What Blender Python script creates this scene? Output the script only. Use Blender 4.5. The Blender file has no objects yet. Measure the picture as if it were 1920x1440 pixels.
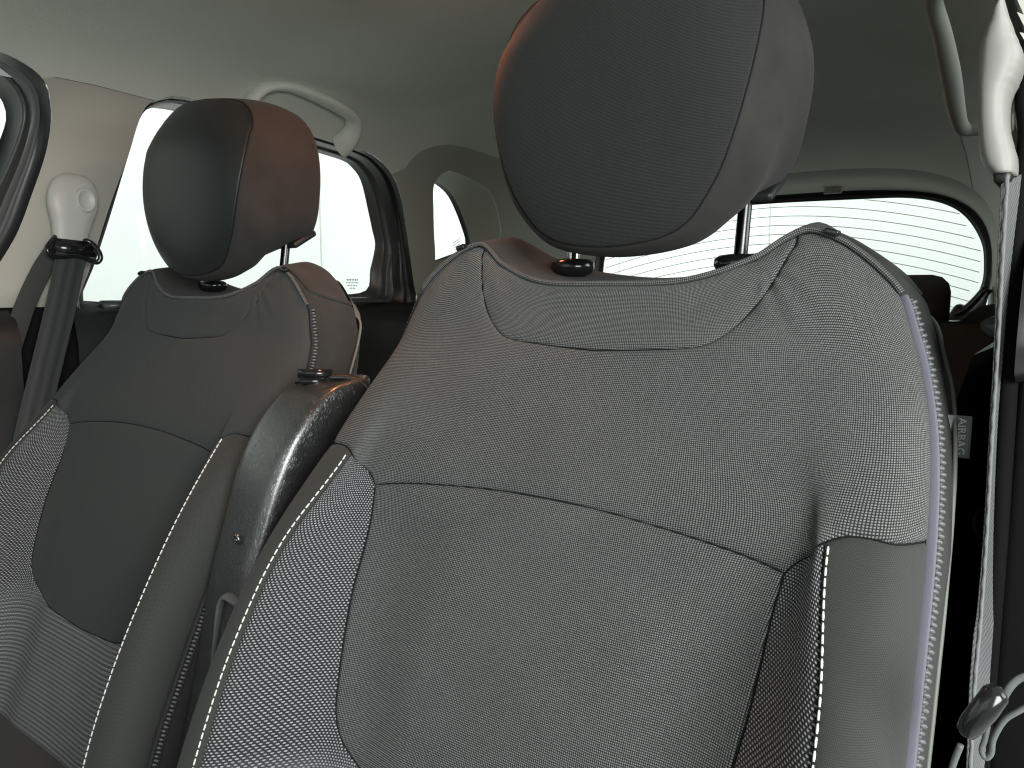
import bpy, bmesh, math, random
import numpy as np
from mathutils import Vector, Matrix
from mathutils.geometry import delaunay_2d_cdt

# ------------------------------------------------------------------ camera, world, light
S = bpy.context.scene
C = S.collection
H = 1.25                                   # height of the camera above the showroom floor

cam = bpy.data.cameras.new('camera'); cam_o = bpy.data.objects.new('camera', cam); C.objects.link(cam_o)
cam.sensor_width = 36.0; cam.lens = 36.0*1433.0/1920.0
cam.clip_start = 0.01; cam.clip_end = 200.0
cam_o.location = (0, 0, H)
cam_o.rotation_euler = (math.radians(90-7.13), 0, math.radians(36.47))
S.camera = cam_o

W = bpy.data.worlds.new('World'); S.world = W; W.use_nodes = True
bg = W.node_tree.nodes['Background']; bg.inputs[0].default_value = (0.92, 1.0, 0.96, 1); bg.inputs[1].default_value = 0.5
S.view_settings.view_transform = 'Standard'; S.view_settings.look = 'None'
S.view_settings.exposure = -0.15; S.view_settings.gamma = 1.0
S.view_settings.use_curve_mapping = False
S.cycles.max_bounces = 8; S.cycles.diffuse_bounces = 5; S.cycles.glossy_bounces = 4
S.cycles.transparent_max_bounces = 12
S.cycles.caustics_reflective = False; S.cycles.caustics_refractive = False
S.cycles.sample_clamp_indirect = 4.0
S.cycles.use_denoising = True
S.cycles.denoising_prefilter = 'ACCURATE'
S.cycles.filter_width = 1.2

def area(name, loc, target, sx, sy, power, color):
    l = bpy.data.lights.new(name, 'AREA'); l.shape = 'RECTANGLE'; l.size = sx; l.size_y = sy
    l.energy = power; l.color = color
    o = bpy.data.objects.new(name, l); C.objects.link(o); o.location = loc
    d = Vector(target)-Vector(loc); o.rotation_euler = d.to_track_quat('-Z', 'Y').to_euler()
    return o
# daylight falling through the windscreen and through the open driver's door
area('windscreen_daylight', (-0.70, -1.30, H+0.45), (-0.70, 0.9, H-0.15), 1.5, 0.9, 3, (0.90, 1.0, 0.95))
area('open_door_daylight', (1.05, -0.42, H+0.30), (-0.5, 0.7, H-0.2), 0.9, 0.9, 52, (0.97, 1.0, 0.985))

# added fill lights, no real lamps: they keep the walls outside the windows white
area('wall_fill_side', (-3.6, 3.0, 3.4), (-6.0, 3.0, 1.2), 14.0, 1.2, 200, (0.94, 1.0, 0.965))
area('wall_fill_rear', (-0.5, 6.6, 3.4), (-0.5, 9.0, 1.2), 9.0, 1.2, 122, (0.94, 1.0, 0.965))

area('cabin_fill_right', (2.6, 1.9, H+0.9), (-0.6, 1.35, H-0.35), 2.0, 1.5, 60, (0.96, 1.0, 0.98))  # added fill from the right, brightens the rear bench and cabin
# ------------------------------------------------------------------ helpers
def empty(name, loc=(0, 0, 0)):
    o = bpy.data.objects.new(name, None); C.objects.link(o); o.location = loc
    o.empty_display_size = .05
    return o
def tag(o, label=None, cat=None, group=None, kind=None):
    if label: o['label'] = label
    if cat: o['category'] = cat
    if group: o['group'] = group
    if kind: o['kind'] = kind
    return o
def root_loc(p):
    v = Vector((0, 0, 0))
    while p is not None:
        v = v+p.location; p = p.parent
    return v
def mk(name, verts, faces, mat, parent=None, uv=None, smooth=True, mats=None, fmat=None):
    """verts in car coordinates (origin = camera, z relative to it)"""
    off = root_loc(parent)
    me = bpy.data.meshes.new(name)
    V = [(float(v[0])-off[0], float(v[1])-off[1], float(v[2])+H-off[2]) for v in verts]
    me.from_pydata(V, [], [tuple(int(i) for i in f) for f in faces])
    if uv is not None:
        l = me.uv_layers.new(name='UVMap')
        idx = np.zeros(len(me.loops), dtype=np.int32); me.loops.foreach_get('vertex_index', idx)
        a = np.asarray(uv, dtype=np.float32)[idx]
        l.data.foreach_set('uv', a.ravel())
    if mats:
        for m in mats: me.materials.append(m)
        me.polygons.foreach_set('material_index', fmat)
    else: me.materials.append(mat)
    me.polygons.foreach_set('use_smooth', [smooth]*len(me.polygons))
    me.update(); me.validate()
    o = bpy.data.objects.new(name, me); C.objects.link(o); o.parent = parent
    return o
class MB:
    def __init__(s): s.v = []; s.f = []; s.uv = []
    def add(s, v, f, uv=None):
        n = len(s.v); s.v += [tuple(float(c) for c in p) for p in v]; s.f += [tuple(i+n for i in q) for q in f]
        s.uv += list(uv) if uv is not None else [(p[0], p[2]) for p in v]
    def tube(s, path, r, n=10, cap=True, flat=None):
        P = [np.array(p, float) for p in path]; m = len(P)
        rr = r if hasattr(r, '__len__') else [r]*m
        V = []; up = None; uv = []; acc = 0
        for i in range(m):
            t = P[min(i+1, m-1)]-P[max(i-1, 0)]; t /= (np.linalg.norm(t)+1e-12)
            if up is None:
                up = np.cross(t, [0.3, 0.2, 1.0]); 
                if np.linalg.norm(up) < .2: up = np.cross(t, [1, 0, 0])
            up = up-t*(up@t); up /= np.linalg.norm(up); b = np.cross(t, up)
            if i: acc += np.linalg.norm(P[i]-P[i-1])
            for k in range(n):
                a = 2*math.pi*k/n
                fy = 1 if flat is None else flat
                V.append(P[i]+rr[i]*(math.cos(a)*up+fy*math.sin(a)*b)); uv.append((acc, rr[i]*a))
        F = [(i*n+k, i*n+(k+1) % n, (i+1)*n+(k+1) % n, (i+1)*n+k) for i in range(m-1) for k in range(n)]
        if cap: F += [tuple(range(n))[::-1], tuple((m-1)*n+k for k in range(n))]
        s.add(V, F, uv)
    def box(s, c, sz, rot=None, bev=0.0):
        bm = bmesh.new(); bmesh.ops.create_cube(bm, size=1)
        for v in bm.verts: v.co = Vector((v.co.x*sz[0], v.co.y*sz[1], v.co.z*sz[2]))
        if bev > 0: bmesh.ops.bevel(bm, geom=list(bm.edges), offset=bev, segments=3, profile=.5, affect='EDGES')
        M = rot if rot is not None else Matrix.Identity(3)
        bm.verts.index_update()
        V = [tuple(M @ v.co+Vector(c)) for v in bm.verts]; F = [tuple(v.index for v in f.verts) for f in bm.faces]
        bm.free(); s.add(V, F)
    def ell(s, c, r, n=8, m=6, rot=None):
        V = [(0, 0, 1)]
        for i in range(1, m):
            for k in range(n):
                a = math.pi*i/m; b = 2*math.pi*k/n; V.append((math.sin(a)*math.cos(b), math.sin(a)*math.sin(b), math.cos(a)))
        V.append((0, 0, -1)); F = []
        for k in range(n): F.append((0, 1+k, 1+(k+1) % n)); F.append((len(V)-1, 1+(m-2)*n+(k+1) % n, 1+(m-2)*n+k))
        for i in range(m-2):
            for k in range(n): F.append((1+i*n+k, 1+(i+1)*n+k, 1+(i+1)*n+(k+1) % n, 1+i*n+(k+1) % n))
        M = np.array(rot) if rot is not None else np.eye(3)
        s.add([np.array(c)+M@(np.array(v)*np.array(r)) for v in V], F)
    def build(s, name, mat, parent=None, smooth=True):
        return mk(name, s.v, s.f, mat, parent, uv=s.uv, smooth=smooth)

def smoothpath(pts, n=8):
    """Catmull-Rom through points"""
    P = np.array(pts, float); out = []
    for i in range(len(P)-1):
        p0 = P[max(i-1, 0)]; p1 = P[i]; p2 = P[i+1]; p3 = P[min(i+2, len(P)-1)]
        for k in range(n):
            t = k/n
            out.append(.5*((2*p1)+(-p0+p2)*t+(2*p0-5*p1+4*p2-p3)*t*t+(-p0+3*p1-3*p2+p3)*t**3))
    out.append(P[-1]); return np.array(out)
def resample(P, step):
    P = np.array(P, float); d = np.concatenate([[0], np.cumsum(np.linalg.norm(np.diff(P, axis=0), axis=1))])
    n = max(2, int(round(d[-1]/step))+1); t = np.linspace(0, d[-1], n)
    return np.stack([np.interp(t, d, P[:, k]) for k in range(P.shape[1])], 1)

# ------------------------------------------------------------------ materials
def newmat(name):
    m = bpy.data.materials.new(name); m.use_nodes = True
    nt = m.node_tree; b = nt.nodes['Principled BSDF']
    return m, nt, b
def N(nt, t, **k):
    n = nt.nodes.new(t)
    for a, v in k.items(): setattr(n, a, v)
    return n
def L(nt, a, b): nt.links.new(a, b)
def math_(nt, op, a, b=None, c=None):
    n = N(nt, 'ShaderNodeMath', operation=op)
    for i, v in enumerate((a, b, c)):
        if v is None: continue
        if isinstance(v, (int, float)): n.inputs[i].default_value = v
        else: L(nt, v, n.inputs[i])
    return n.outputs[0]
def mixc(nt, f, a, b):
    n = N(nt, 'ShaderNodeMix', data_type='RGBA')
    if isinstance(f, (int, float)): n.inputs[0].default_value = f
    else: L(nt, f, n.inputs[0])
    for i, v in ((6, a), (7, b)):
        if isinstance(v, tuple): n.inputs[i].default_value = (*v, 1)
        else: L(nt, v, n.inputs[i])
    return n.outputs[2]
def noise(nt, scale, detail=2, vec=None, rough=.5):
    n = N(nt, 'ShaderNodeTexNoise'); n.inputs['Scale'].default_value = scale; n.inputs['Detail'].default_value = detail
    n.inputs['Roughness'].default_value = rough
    if vec is not None: L(nt, vec, n.inputs['Vector'])
    return n.outputs['Fac']
def bump(nt, b, h, strength, dist):
    n = N(nt, 'ShaderNodeBump'); n.inputs['Strength'].default_value = strength; n.inputs['Distance'].default_value = dist
    L(nt, h, n.inputs['Height']); L(nt, n.outputs[0], b.inputs['Normal'])

def plain(name, col, rough=.5, spec=.5, metal=0, nb=0, ns=400, var=0.0, coat=0):
    m, nt, b = newmat(name)
    b.inputs['Base Color'].default_value = (*col, 1); b.inputs['Roughness'].default_value = rough
    b.inputs['Specular IOR Level'].default_value = spec; b.inputs['Metallic'].default_value = metal
    if coat: b.inputs['Coat Weight'].default_value = coat
    tc = N(nt, 'ShaderNodeTexCoord').outputs['Object']
    if nb: bump(nt, b, noise(nt, ns, 3, tc), nb, .0006)
    if var:
        f = noise(nt, 9, 3, tc)
        dk = tuple(c*(1-var) for c in col); lt = tuple(min(1, c*(1+var)) for c in col)
        L(nt, mixc(nt, f, dk, lt), b.inputs['Base Color'])
    return m

def weave(name, dark, light, pu, pv, brick=True, lo=.15, hi=.75, bstr=.5, bd=.0004, sheen=.06, rough=.85, ribs=0.0, twill=False, wander=.3, fade=None):
    """woven cloth: rows of raised bright threads on a dark ground, UV in metres"""
    m, nt, b = newmat(name)
    uv = N(nt, 'ShaderNodeUVMap').outputs[0]
    # small wander of the threads
    nz = N(nt, 'ShaderNodeTexNoise'); nz.inputs['Scale'].default_value = 60; nz.inputs['Detail'].default_value = 2; L(nt, uv, nz.inputs['Vector'])
    vm = N(nt, 'ShaderNodeVectorMath', operation='SCALE'); L(nt, nz.outputs['Color'], vm.inputs[0]); vm.inputs['Scale'].default_value = pu*wander
    va = N(nt, 'ShaderNodeVectorMath', operation='ADD'); L(nt, uv, va.inputs[0]); L(nt, vm.outputs[0], va.inputs[1])
    sp = N(nt, 'ShaderNodeSeparateXYZ'); L(nt, va.outputs[0], sp.inputs[0])
    u = math_(nt, 'DIVIDE', sp.outputs[0], pu); v = math_(nt, 'DIVIDE', sp.outputs[1], pv)
    if twill: u = math_(nt, 'ADD', u, math_(nt, 'MULTIPLY', v, .5))
    elif brick:
        row = math_(nt, 'FLOOR', v); odd = math_(nt, 'MODULO', row, 2.0); u = math_(nt, 'ADD', u, math_(nt, 'MULTIPLY', odd, .5))
    cu = math_(nt, 'SINE', math_(nt, 'MULTIPLY', math_(nt, 'FRACT', u), math.pi))
    cv = math_(nt, 'SINE', math_(nt, 'MULTIPLY', math_(nt, 'FRACT', v), math.pi))
    h = math_(nt, 'MULTIPLY', cu, cv)
    mr = N(nt, 'ShaderNodeMapRange'); mr.interpolation_type = 'SMOOTHSTEP'
    mr.inputs['From Min'].default_value = lo; mr.inputs['From Max'].default_value = hi; L(nt, h, mr.inputs[0])
    f = mr.outputs[0]
    # thread to thread brightness variation
    wn = N(nt, 'ShaderNodeTexWhiteNoise', noise_dimensions='2D')
    cb = N(nt, 'ShaderNodeCombineXYZ'); L(nt, math_(nt, 'FLOOR', u), cb.inputs[0]); L(nt, math_(nt, 'FLOOR', v), cb.inputs[1]); L(nt, cb.outputs[0], wn.inputs['Vector'])
    f = math_(nt, 'MULTIPLY', f, math_(nt, 'ADD', .78, math_(nt, 'MULTIPLY', wn.outputs['Value'], .32)))
    f = math_(nt, 'MULTIPLY', f, math_(nt, 'ADD', .75, math_(nt, 'MULTIPLY', noise(nt, 14, 4, uv, .6), .5)))
    if ribs:
        bend = math_(nt, 'MULTIPLY', math_(nt, 'POWER', math_(nt, 'MAXIMUM', math_(nt, 'SUBTRACT', math_(nt, 'ABSOLUTE', sp.outputs[0]), .185), 0.0), 2.0), 4.0)
        rb = math_(nt, 'SINE', math_(nt, 'MULTIPLY', math_(nt, 'ADD', sp.outputs[1], bend), 2*math.pi/ribs)); rb = math_(nt, 'MULTIPLY', math_(nt, 'ADD', rb, 1), .5)
        if fade:
            fm = N(nt, 'ShaderNodeMapRange'); fm.interpolation_type = 'SMOOTHSTEP'; L(nt, sp.outputs[1], fm.inputs[0])
            fm.inputs['From Min'].default_value = fade[0]; fm.inputs['From Max'].default_value = fade[1]
            fm.inputs['To Min'].default_value = 1; fm.inputs['To Max'].default_value = 0; fk = fm.outputs[0]
        else: fk = 1.0
        rf = math_(nt, 'ADD', .30, math_(nt, 'MULTIPLY', rb, .95))
        mixf = math_(nt, 'ADD', 1.0, math_(nt, 'MULTIPLY', fk, math_(nt, 'SUBTRACT', rf, 1.0)))
        # between dots and ribs the dots close up to a continuous yarn
        f = math_(nt, 'ADD', math_(nt, 'MULTIPLY', f, math_(nt, 'SUBTRACT', 1.0, math_(nt, 'MULTIPLY', fk, .5))), math_(nt, 'MULTIPLY', fk, .28))
        f = math_(nt, 'MULTIPLY', f, mixf)
        h = math_(nt, 'ADD', h, math_(nt, 'MULTIPLY', math_(nt, 'MULTIPLY', rb, fk), 1.8))
    col = mixc(nt, f, dark, light)
    L(nt, col, b.inputs['Base Color'])
    b.inputs['Roughness'].default_value = rough; b.inputs['Specular IOR Level'].default_value = .25
    b.inputs['Sheen Weight'].default_value = sheen; b.inputs['Sheen Roughness'].default_value = .5
    bump(nt, b, h, bstr, bd)
    return m

M = {}
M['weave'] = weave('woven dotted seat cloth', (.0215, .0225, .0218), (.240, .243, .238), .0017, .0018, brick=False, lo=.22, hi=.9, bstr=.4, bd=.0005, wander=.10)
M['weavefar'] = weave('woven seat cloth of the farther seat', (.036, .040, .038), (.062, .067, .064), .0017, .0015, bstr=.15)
M['smooth'] = weave('fine twill seat cloth', (.034, .036, .033), (.056, .059, .054), .0013, .0013, brick=False, twill=True, lo=.2, hi=.8, bstr=.25, bd=.0002, sheen=.08)
M['head'] = weave('headrest cloth', (.010, .011, .0105), (.040, .042, .040), .0011, .0011, brick=False, twill=True, lo=.2, hi=.8, bstr=.3, bd=.0002, sheen=.05)
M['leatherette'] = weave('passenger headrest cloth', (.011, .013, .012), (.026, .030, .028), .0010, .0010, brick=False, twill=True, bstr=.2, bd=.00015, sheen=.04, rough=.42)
M['side'] = weave('side panel cloth', (.058, .060, .056), (.11, .112, .106), .0012, .0012, brick=False, twill=True, bstr=.2, bd=.0002, sheen=.12)
def cloth(name, a, b_, sc=1500, rough=.9):
    m, nt, b = newmat(name); tc = N(nt, 'ShaderNodeTexCoord').outputs['Object']
    f = noise(nt, sc, 2, tc, .7); g = noise(nt, 30, 4, tc)
    L(nt, mixc(nt, math_(nt, 'MULTIPLY', math_(nt, 'ADD', f, g), .5), a, b_), b.inputs['Base Color'])
    b.inputs['Roughness'].default_value = rough; b.inputs['Specular IOR Level'].default_value = .25; b.inputs['Sheen Weight'].default_value = .05
    bump(nt, b, f, .6, .0004); return m
M['headside'] = cloth('headrest side cloth', (.010, .0095, .009), (.050, .048, .045))
M['sidecloth'] = cloth('backrest side cloth', (.016, .016, .015), (.060, .060, .057))
M['rear'] = weave('rear bench cloth', (.04, .041, .038), (.20, .20, .185), .003, .003, bd=.0004, sheen=.1)
M['black_cloth'] = plain('black rear cloth', (.055, .056, .052), .9, .2, nb=.3, ns=900)
M['carpet'] = plain('black carpet', (.010, .010, .011), .95, .1, nb=.6, ns=600)
M['headliner'] = plain('grey felt headliner', (.53, .55, .49), .95, .1, nb=1.0, ns=520, var=.05)
M['trim'] = plain('light grey moulded trim', (.40, .385, .335), .55, .4, nb=.25, ns=1500, var=.02)
M['trimlight'] = plain('pale grey plastic cover', (.50, .485, .45), .42, .5, nb=.12, ns=1500)
M['trimgreen'] = plain('grey rear quarter trim', (.33, .345, .295), .6, .35, nb=.25, ns=1500, var=.03)
M['black'] = plain('black plastic', (.013, .014, .014), .45, .45, nb=.2, ns=1200)
M['darkgrey'] = plain('dark grey door frame plastic', (.05, .055, .053), .38, .5, nb=.15, ns=1500)
M['rubber'] = plain('black rubber seal', (.012, .013, .013), .35, .5)
M['greyrubber'] = plain('grey door seal', (.12, .13, .13), .45, .45, nb=.2, ns=800)
M['gloss'] = plain('glossy black plastic', (.012, .012, .013), .16, .6)
M['chrome'] = plain('polished metal', (.62, .62, .62), .14, .5, metal=1)
M['steel'] = plain('dark steel', (.07, .07, .07), .25, .5, metal=1)
M['thread'] = plain('white thread', (.80, .80, .74), .7, .3, nb=.4, ns=1500)
M['seamshade'] = plain('dark seam shade', (.010, .010, .010), .9, .2)  # dark colour standing for the shade inside the seam grooves
M['darktape'] = plain('black zip tape', (.03, .03, .03), .8, .3)
M['tape'] = plain('lilac grey zip tape', (.14, .14, .17), .8, .3, nb=.5, ns=1800)
M['teeth'] = plain('dark grey zip coil', (.13, .135, .135), .38, .6)
M['teethpale'] = plain('grey zip coil', (.085, .09, .09), .38, .6)
M['tagcloth'] = plain('grey satin label', (.36, .37, .40), .55, .4, nb=.3, ns=1500)
M['white'] = plain('white print', (.9, .9, .9), .6, .3)
M['shell'] = plain('grey seat back shell', (.17, .175, .155), .5, .4, nb=.2, ns=1500)
M['wall'] = plain('white painted wall', (.88, .90, .885), .9, .2, var=.01)
M['floor'] = plain('pale floor', (.70, .70, .68), .6, .3, var=.04)
M['mark'] = plain('grey ceramic print', (.32, .35, .34), .7, .3)
M['wire'] = plain('defroster line', (.72, .72, .67), .5, .5)
M['greycap'] = plain('dark grey collar', (.05, .052, .052), .3, .5)

def belt_mat():
    m, nt, b = newmat('black belt webbing')
    uv = N(nt, 'ShaderNodeUVMap').outputs[0]; sp = N(nt, 'ShaderNodeSeparateXYZ'); L(nt, uv, sp.inputs[0])
    s = math_(nt, 'SINE', math_(nt, 'MULTIPLY', sp.outputs[1], 2*math.pi/.0155)); s = math_(nt, 'MULTIPLY', math_(nt, 'ADD', s, 1), .5)
    r = math_(nt, 'SINE', math_(nt, 'ADD', math_(nt, 'MULTIPLY', sp.outputs[0], 2*math.pi/.0016), math_(nt, 'MULTIPLY', sp.outputs[1], 2*math.pi/.004)))
    L(nt, mixc(nt, s, (.020, .022, .022), (.038, .041, .041)), b.inputs['Base Color'])
    b.inputs['Roughness'].default_value = .6; b.inputs['Sheen Weight'].default_value = .2
    bump(nt, b, math_(nt, 'ADD', r, math_(nt, 'MULTIPLY', s, 2)), .4, .0003)
    return m
M['belt'] = belt_mat()
def belt_grey():
    m, nt, b = newmat('grey belt webbing')
    uv = N(nt, 'ShaderNodeUVMap').outputs[0]; sp = N(nt, 'ShaderNodeSeparateXYZ'); L(nt, uv, sp.inputs[0])
    r = math_(nt, 'SINE', math_(nt, 'ADD', math_(nt, 'MULTIPLY', sp.outputs[0], 2*math.pi/.0045), math_(nt, 'MULTIPLY', sp.outputs[1], 2*math.pi/.006)))
    L(nt, mixc(nt, math_(nt, 'MULTIPLY', math_(nt, 'ADD', r, 1), .5), (.045, .047, .051), (.088, .090, .096)), b.inputs['Base Color'])
    b.inputs['Roughness'].default_value = .6; b.inputs['Sheen Weight'].default_value = .3
    bump(nt, b, r, .6, .0005)
    return m
M['beltgrey'] = belt_grey()

def leather():
    m, nt, b = newmat('black creased leather')
    tc = N(nt, 'ShaderNodeTexCoord').outputs['Object']
    nz = N(nt, 'ShaderNodeTexNoise'); nz.inputs['Scale'].default_value = 45; nz.inputs['Detail'].default_value = 3; L(nt, tc, nz.inputs['Vector'])
    vm = N(nt, 'ShaderNodeVectorMath', operation='SCALE'); L(nt, nz.outputs['Color'], vm.inputs[0]); vm.inputs['Scale'].default_value = .02
    va = N(nt, 'ShaderNodeVectorMath', operation='ADD'); L(nt, tc, va.inputs[0]); L(nt, vm.outputs[0], va.inputs[1])
    hs = None
    for i, (rot, st) in enumerate(((.6, 420), (-.7, 360), (1.5, 300))):
        mp = N(nt, 'ShaderNodeMapping'); mp.inputs['Rotation'].default_value = (0.2*i, rot, .3*i); mp.inputs['Scale'].default_value = (1, 1, .22)
        L(nt, va.outputs[0], mp.inputs[0])
        vo = N(nt, 'ShaderNodeTexVoronoi', feature='DISTANCE_TO_EDGE'); vo.inputs['Scale'].default_value = st*.62; L(nt, mp.outputs[0], vo.inputs['Vector'])
        mr = N(nt, 'ShaderNodeMapRange'); mr.inputs['From Max'].default_value = .09; L(nt, vo.outputs['Distance'], mr.inputs[0])
        hs = mr.outputs[0] if hs is None else math_(nt, 'MULTIPLY', hs, mr.outputs[0])
    hs = math_(nt, 'MULTIPLY', hs, math_(nt, 'ADD', .3, noise(nt, 60, 3, tc)))
    b.inputs['Base Color'].default_value = (.022, .024, .023, 1); b.inputs['Roughness'].default_value = .33
    b.inputs['Specular IOR Level'].default_value = 1.0; b.inputs['Coat Weight'].default_value = .9; b.inputs['Coat Roughness'].default_value = .30; b.inputs['Coat IOR'].default_value = 1.7
    L(nt, math_(nt, 'ADD', .24, math_(nt, 'MULTIPLY', noise(nt, 25, 3, tc), .25)), b.inputs['Roughness'])
    bump(nt, b, hs, .45, .0007)
    return m
M['leather'] = leather()
def glass(name, tint):
    m = bpy.data.materials.new(name); m.use_nodes = True; nt = m.node_tree; nt.nodes.clear()
    o = N(nt, 'ShaderNodeOutputMaterial'); t = N(nt, 'ShaderNodeBsdfTransparent'); t.inputs[0].default_value = (*tint, 1)
    g = N(nt, 'ShaderNodeBsdfGlossy'); g.inputs['Roughness'].default_value = .02
    fr = N(nt, 'ShaderNodeFresnel'); fr.inputs[0].default_value = 1.45
    mx = N(nt, 'ShaderNodeMixShader'); L(nt, fr.outputs[0], mx.inputs[0]); L(nt, t.outputs[0], mx.inputs[1]); L(nt, g.outputs[0], mx.inputs[2]); L(nt, mx.outputs[0], o.inputs[0])
    return m
M['glass'] = glass('window glass', (.97, 1.0, .985))
def lampmat():
    m, nt, b = newmat('lit lamp lens'); b.inputs['Emission Color'].default_value = (1, .55, .25, 1); b.inputs['Emission Strength'].default_value = 6
    return m
M['lamp'] = lampmat()

# ------------------------------------------------------------------ outside
def quad(name, pts, mat, parent=None): return mk(name, pts, [(0, 1, 2, 3)], mat, parent, uv=[(0, 0), (1, 0), (1, 1), (0, 1)], smooth=False)
tag(quad('ground', [(-40, -40, -H), (40, -40, -H), (40, 40, -H), (-40, 40, -H)], M['floor']), kind='structure')
wall = empty('showroom_wall', (-6.0, 4.0, 0)); tag(wall, 'white panelled wall seen through the side windows', 'wall')
wb = MB(); wb.box((-6.1, 3.0, .85), (.2, 26.0, 4.2)); wb.build('wall_panel', M['wall'], wall, smooth=False)
wb = MB()
for yy in np.arange(-8, 15, 1.18): wb.box((-5.996, yy, .85), (.006, .012, 4.1))
wb.build('panel_joint', plain('wall joint', (.66, .68, .66), .9), wall, smooth=False)
wall2 = empty('rear_wall', (0, 9.0, 0)); tag(wall2, 'white wall seen through the rear window', 'wall')
wb = MB(); wb.box((3.0, 9.1, .85), (17.6, .2, 4.2)); wb.build('wall_panel', M['wall'], wall2, smooth=False)
wb = MB()
for xx in (-4.9, -2.95, .3, 3.6): wb.box((xx, 8.996, .85), (.014, .006, 4.1))
wb.build('panel_joint', bpy.data.materials['wall joint'], wall2, smooth=False)

# ------------------------------------------------------------------ cabin shell
cabin = empty('car_cabin', (-.695, .8, H-.85))
tag(cabin, 'car cabin with pale grey headliner, moulded trim and windows around the seats', 'car')
XC = -.695; Z0 = -.03
def aY(y): return np.interp(y, [-.5, 1.25, 1.5, 1.7, 1.98], [.665, .662, .61, .58, .548])
def hY(y): return np.interp(y, [-.5, .9, 1.3, 1.6, 1.98], [.455, .455, .445, .40, .315])
_ph = np.linspace(0, np.pi/2, 2000); _x = .66*np.sin(_ph)**.5; _z = .455*np.cos(_ph)**.5
_s = np.concatenate([[0], np.cumsum(np.hypot(np.diff(_x), np.diff(_z)))]); _s /= _s[-1]
def T(y, v, out=0.0):
    s = 1 if v >= 0 else -1; v = abs(v); a = aY(y)+out; h = hY(y)+out
    ph = np.interp(min(v, 1), _s, _ph); x = a*np.sin(ph)**.5; z = Z0+h*max(np.cos(ph), 0)**.5
    if v > 1: z = Z0-(v-1)
    return np.array([XC+s*x, y, z])
def inpoly(p, poly):
    x, y = p; c = False; n = len(poly)
    for i in range(n):
        x1, y1 = poly[i]; x2, y2 = poly[(i+1) % n]
        if (y1 > y) != (y2 > y) and x < (x2-x1)*(y-y1)/(y2-y1)+x1: c = not c
    return c
def cl(pts, n=6):
    """closed smooth loop"""
    P = np.array(pts, float); m = len(P); out = []
    for i in range(m):
        p0, p1, p2, p3 = P[i-1], P[i], P[(i+1) % m], P[(i+2) % m]
        for k in range(n):
            t = k/n; out.append(.5*((2*p1)+(-p0+p2)*t+(2*p0-5*p1+4*p2-p3)*t*t+(-p0+3*p1-3*p2+p3)*t**3))
    return np.array(out)

# openings in the side trim, as (y, v) with v running 0 at the roof centre to 1 at the belt line
front_open = cl([(.25, .603), (.40, .600), (.486, .604), (.533, .621), (.555, .640), (.566, .665), (.572, .702), (.567, .753), (.548, .814), (.521, .884), (.48, .955), (.455, 1.02), (.35, 1.03), (.0, 1.03), (-.25, 1.03), (-.33, .95), (-.33, .65), (-.25, .603), (0, .603)], 5)
rear_open = cl([(.733, .628), (.712, .652), (.699, .735), (.664, .839), (.632, .93), (.606, 1.00), (.63, 1.035), (.8, 1.035), (1.1, 1.035), (1.36, 1.035), (1.394, 1.0), (1.388, .953), (1.376, .87), (1.356, .777), (1.328, .715), (1.285, .675), (1.222, .647), (1.066, .632), (.9, .620), (.773, .614)], 5)
quart_open = cl([(1.440, .76), (1.424, .69), (1.436, .655), (1.462, .643), (1.517, .649), (1.58, .664), (1.63, .70), (1.668, .773), (1.672, .859), (1.655, .945), (1.60, .965), (1.50, .962), (1.458, .94), (1.452, .86)], 5)
b_seam = [(.545, .634), (.565, .626), (.627, .626), (.727, .632), (.745, .622)]
q_seam = [(1.30, .690), (1.331, .670), (1.352, .592), (1.408, .560), (1.551, .560), (1.75, .60), (1.98, .62)]
q_seam = [tuple(p) for p in [q_seam[0]]]+[(1.331, .670), (1.337, .640), (1.350, .610), (1.372, .585), (1.405, .568), (1.45, .560), (1.55, .560), (1.66, .572), (1.75, .590), (1.86, .606), (1.98, .62)]
Y0, Y1, VB = -.30, 1.98, 1.75

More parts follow.
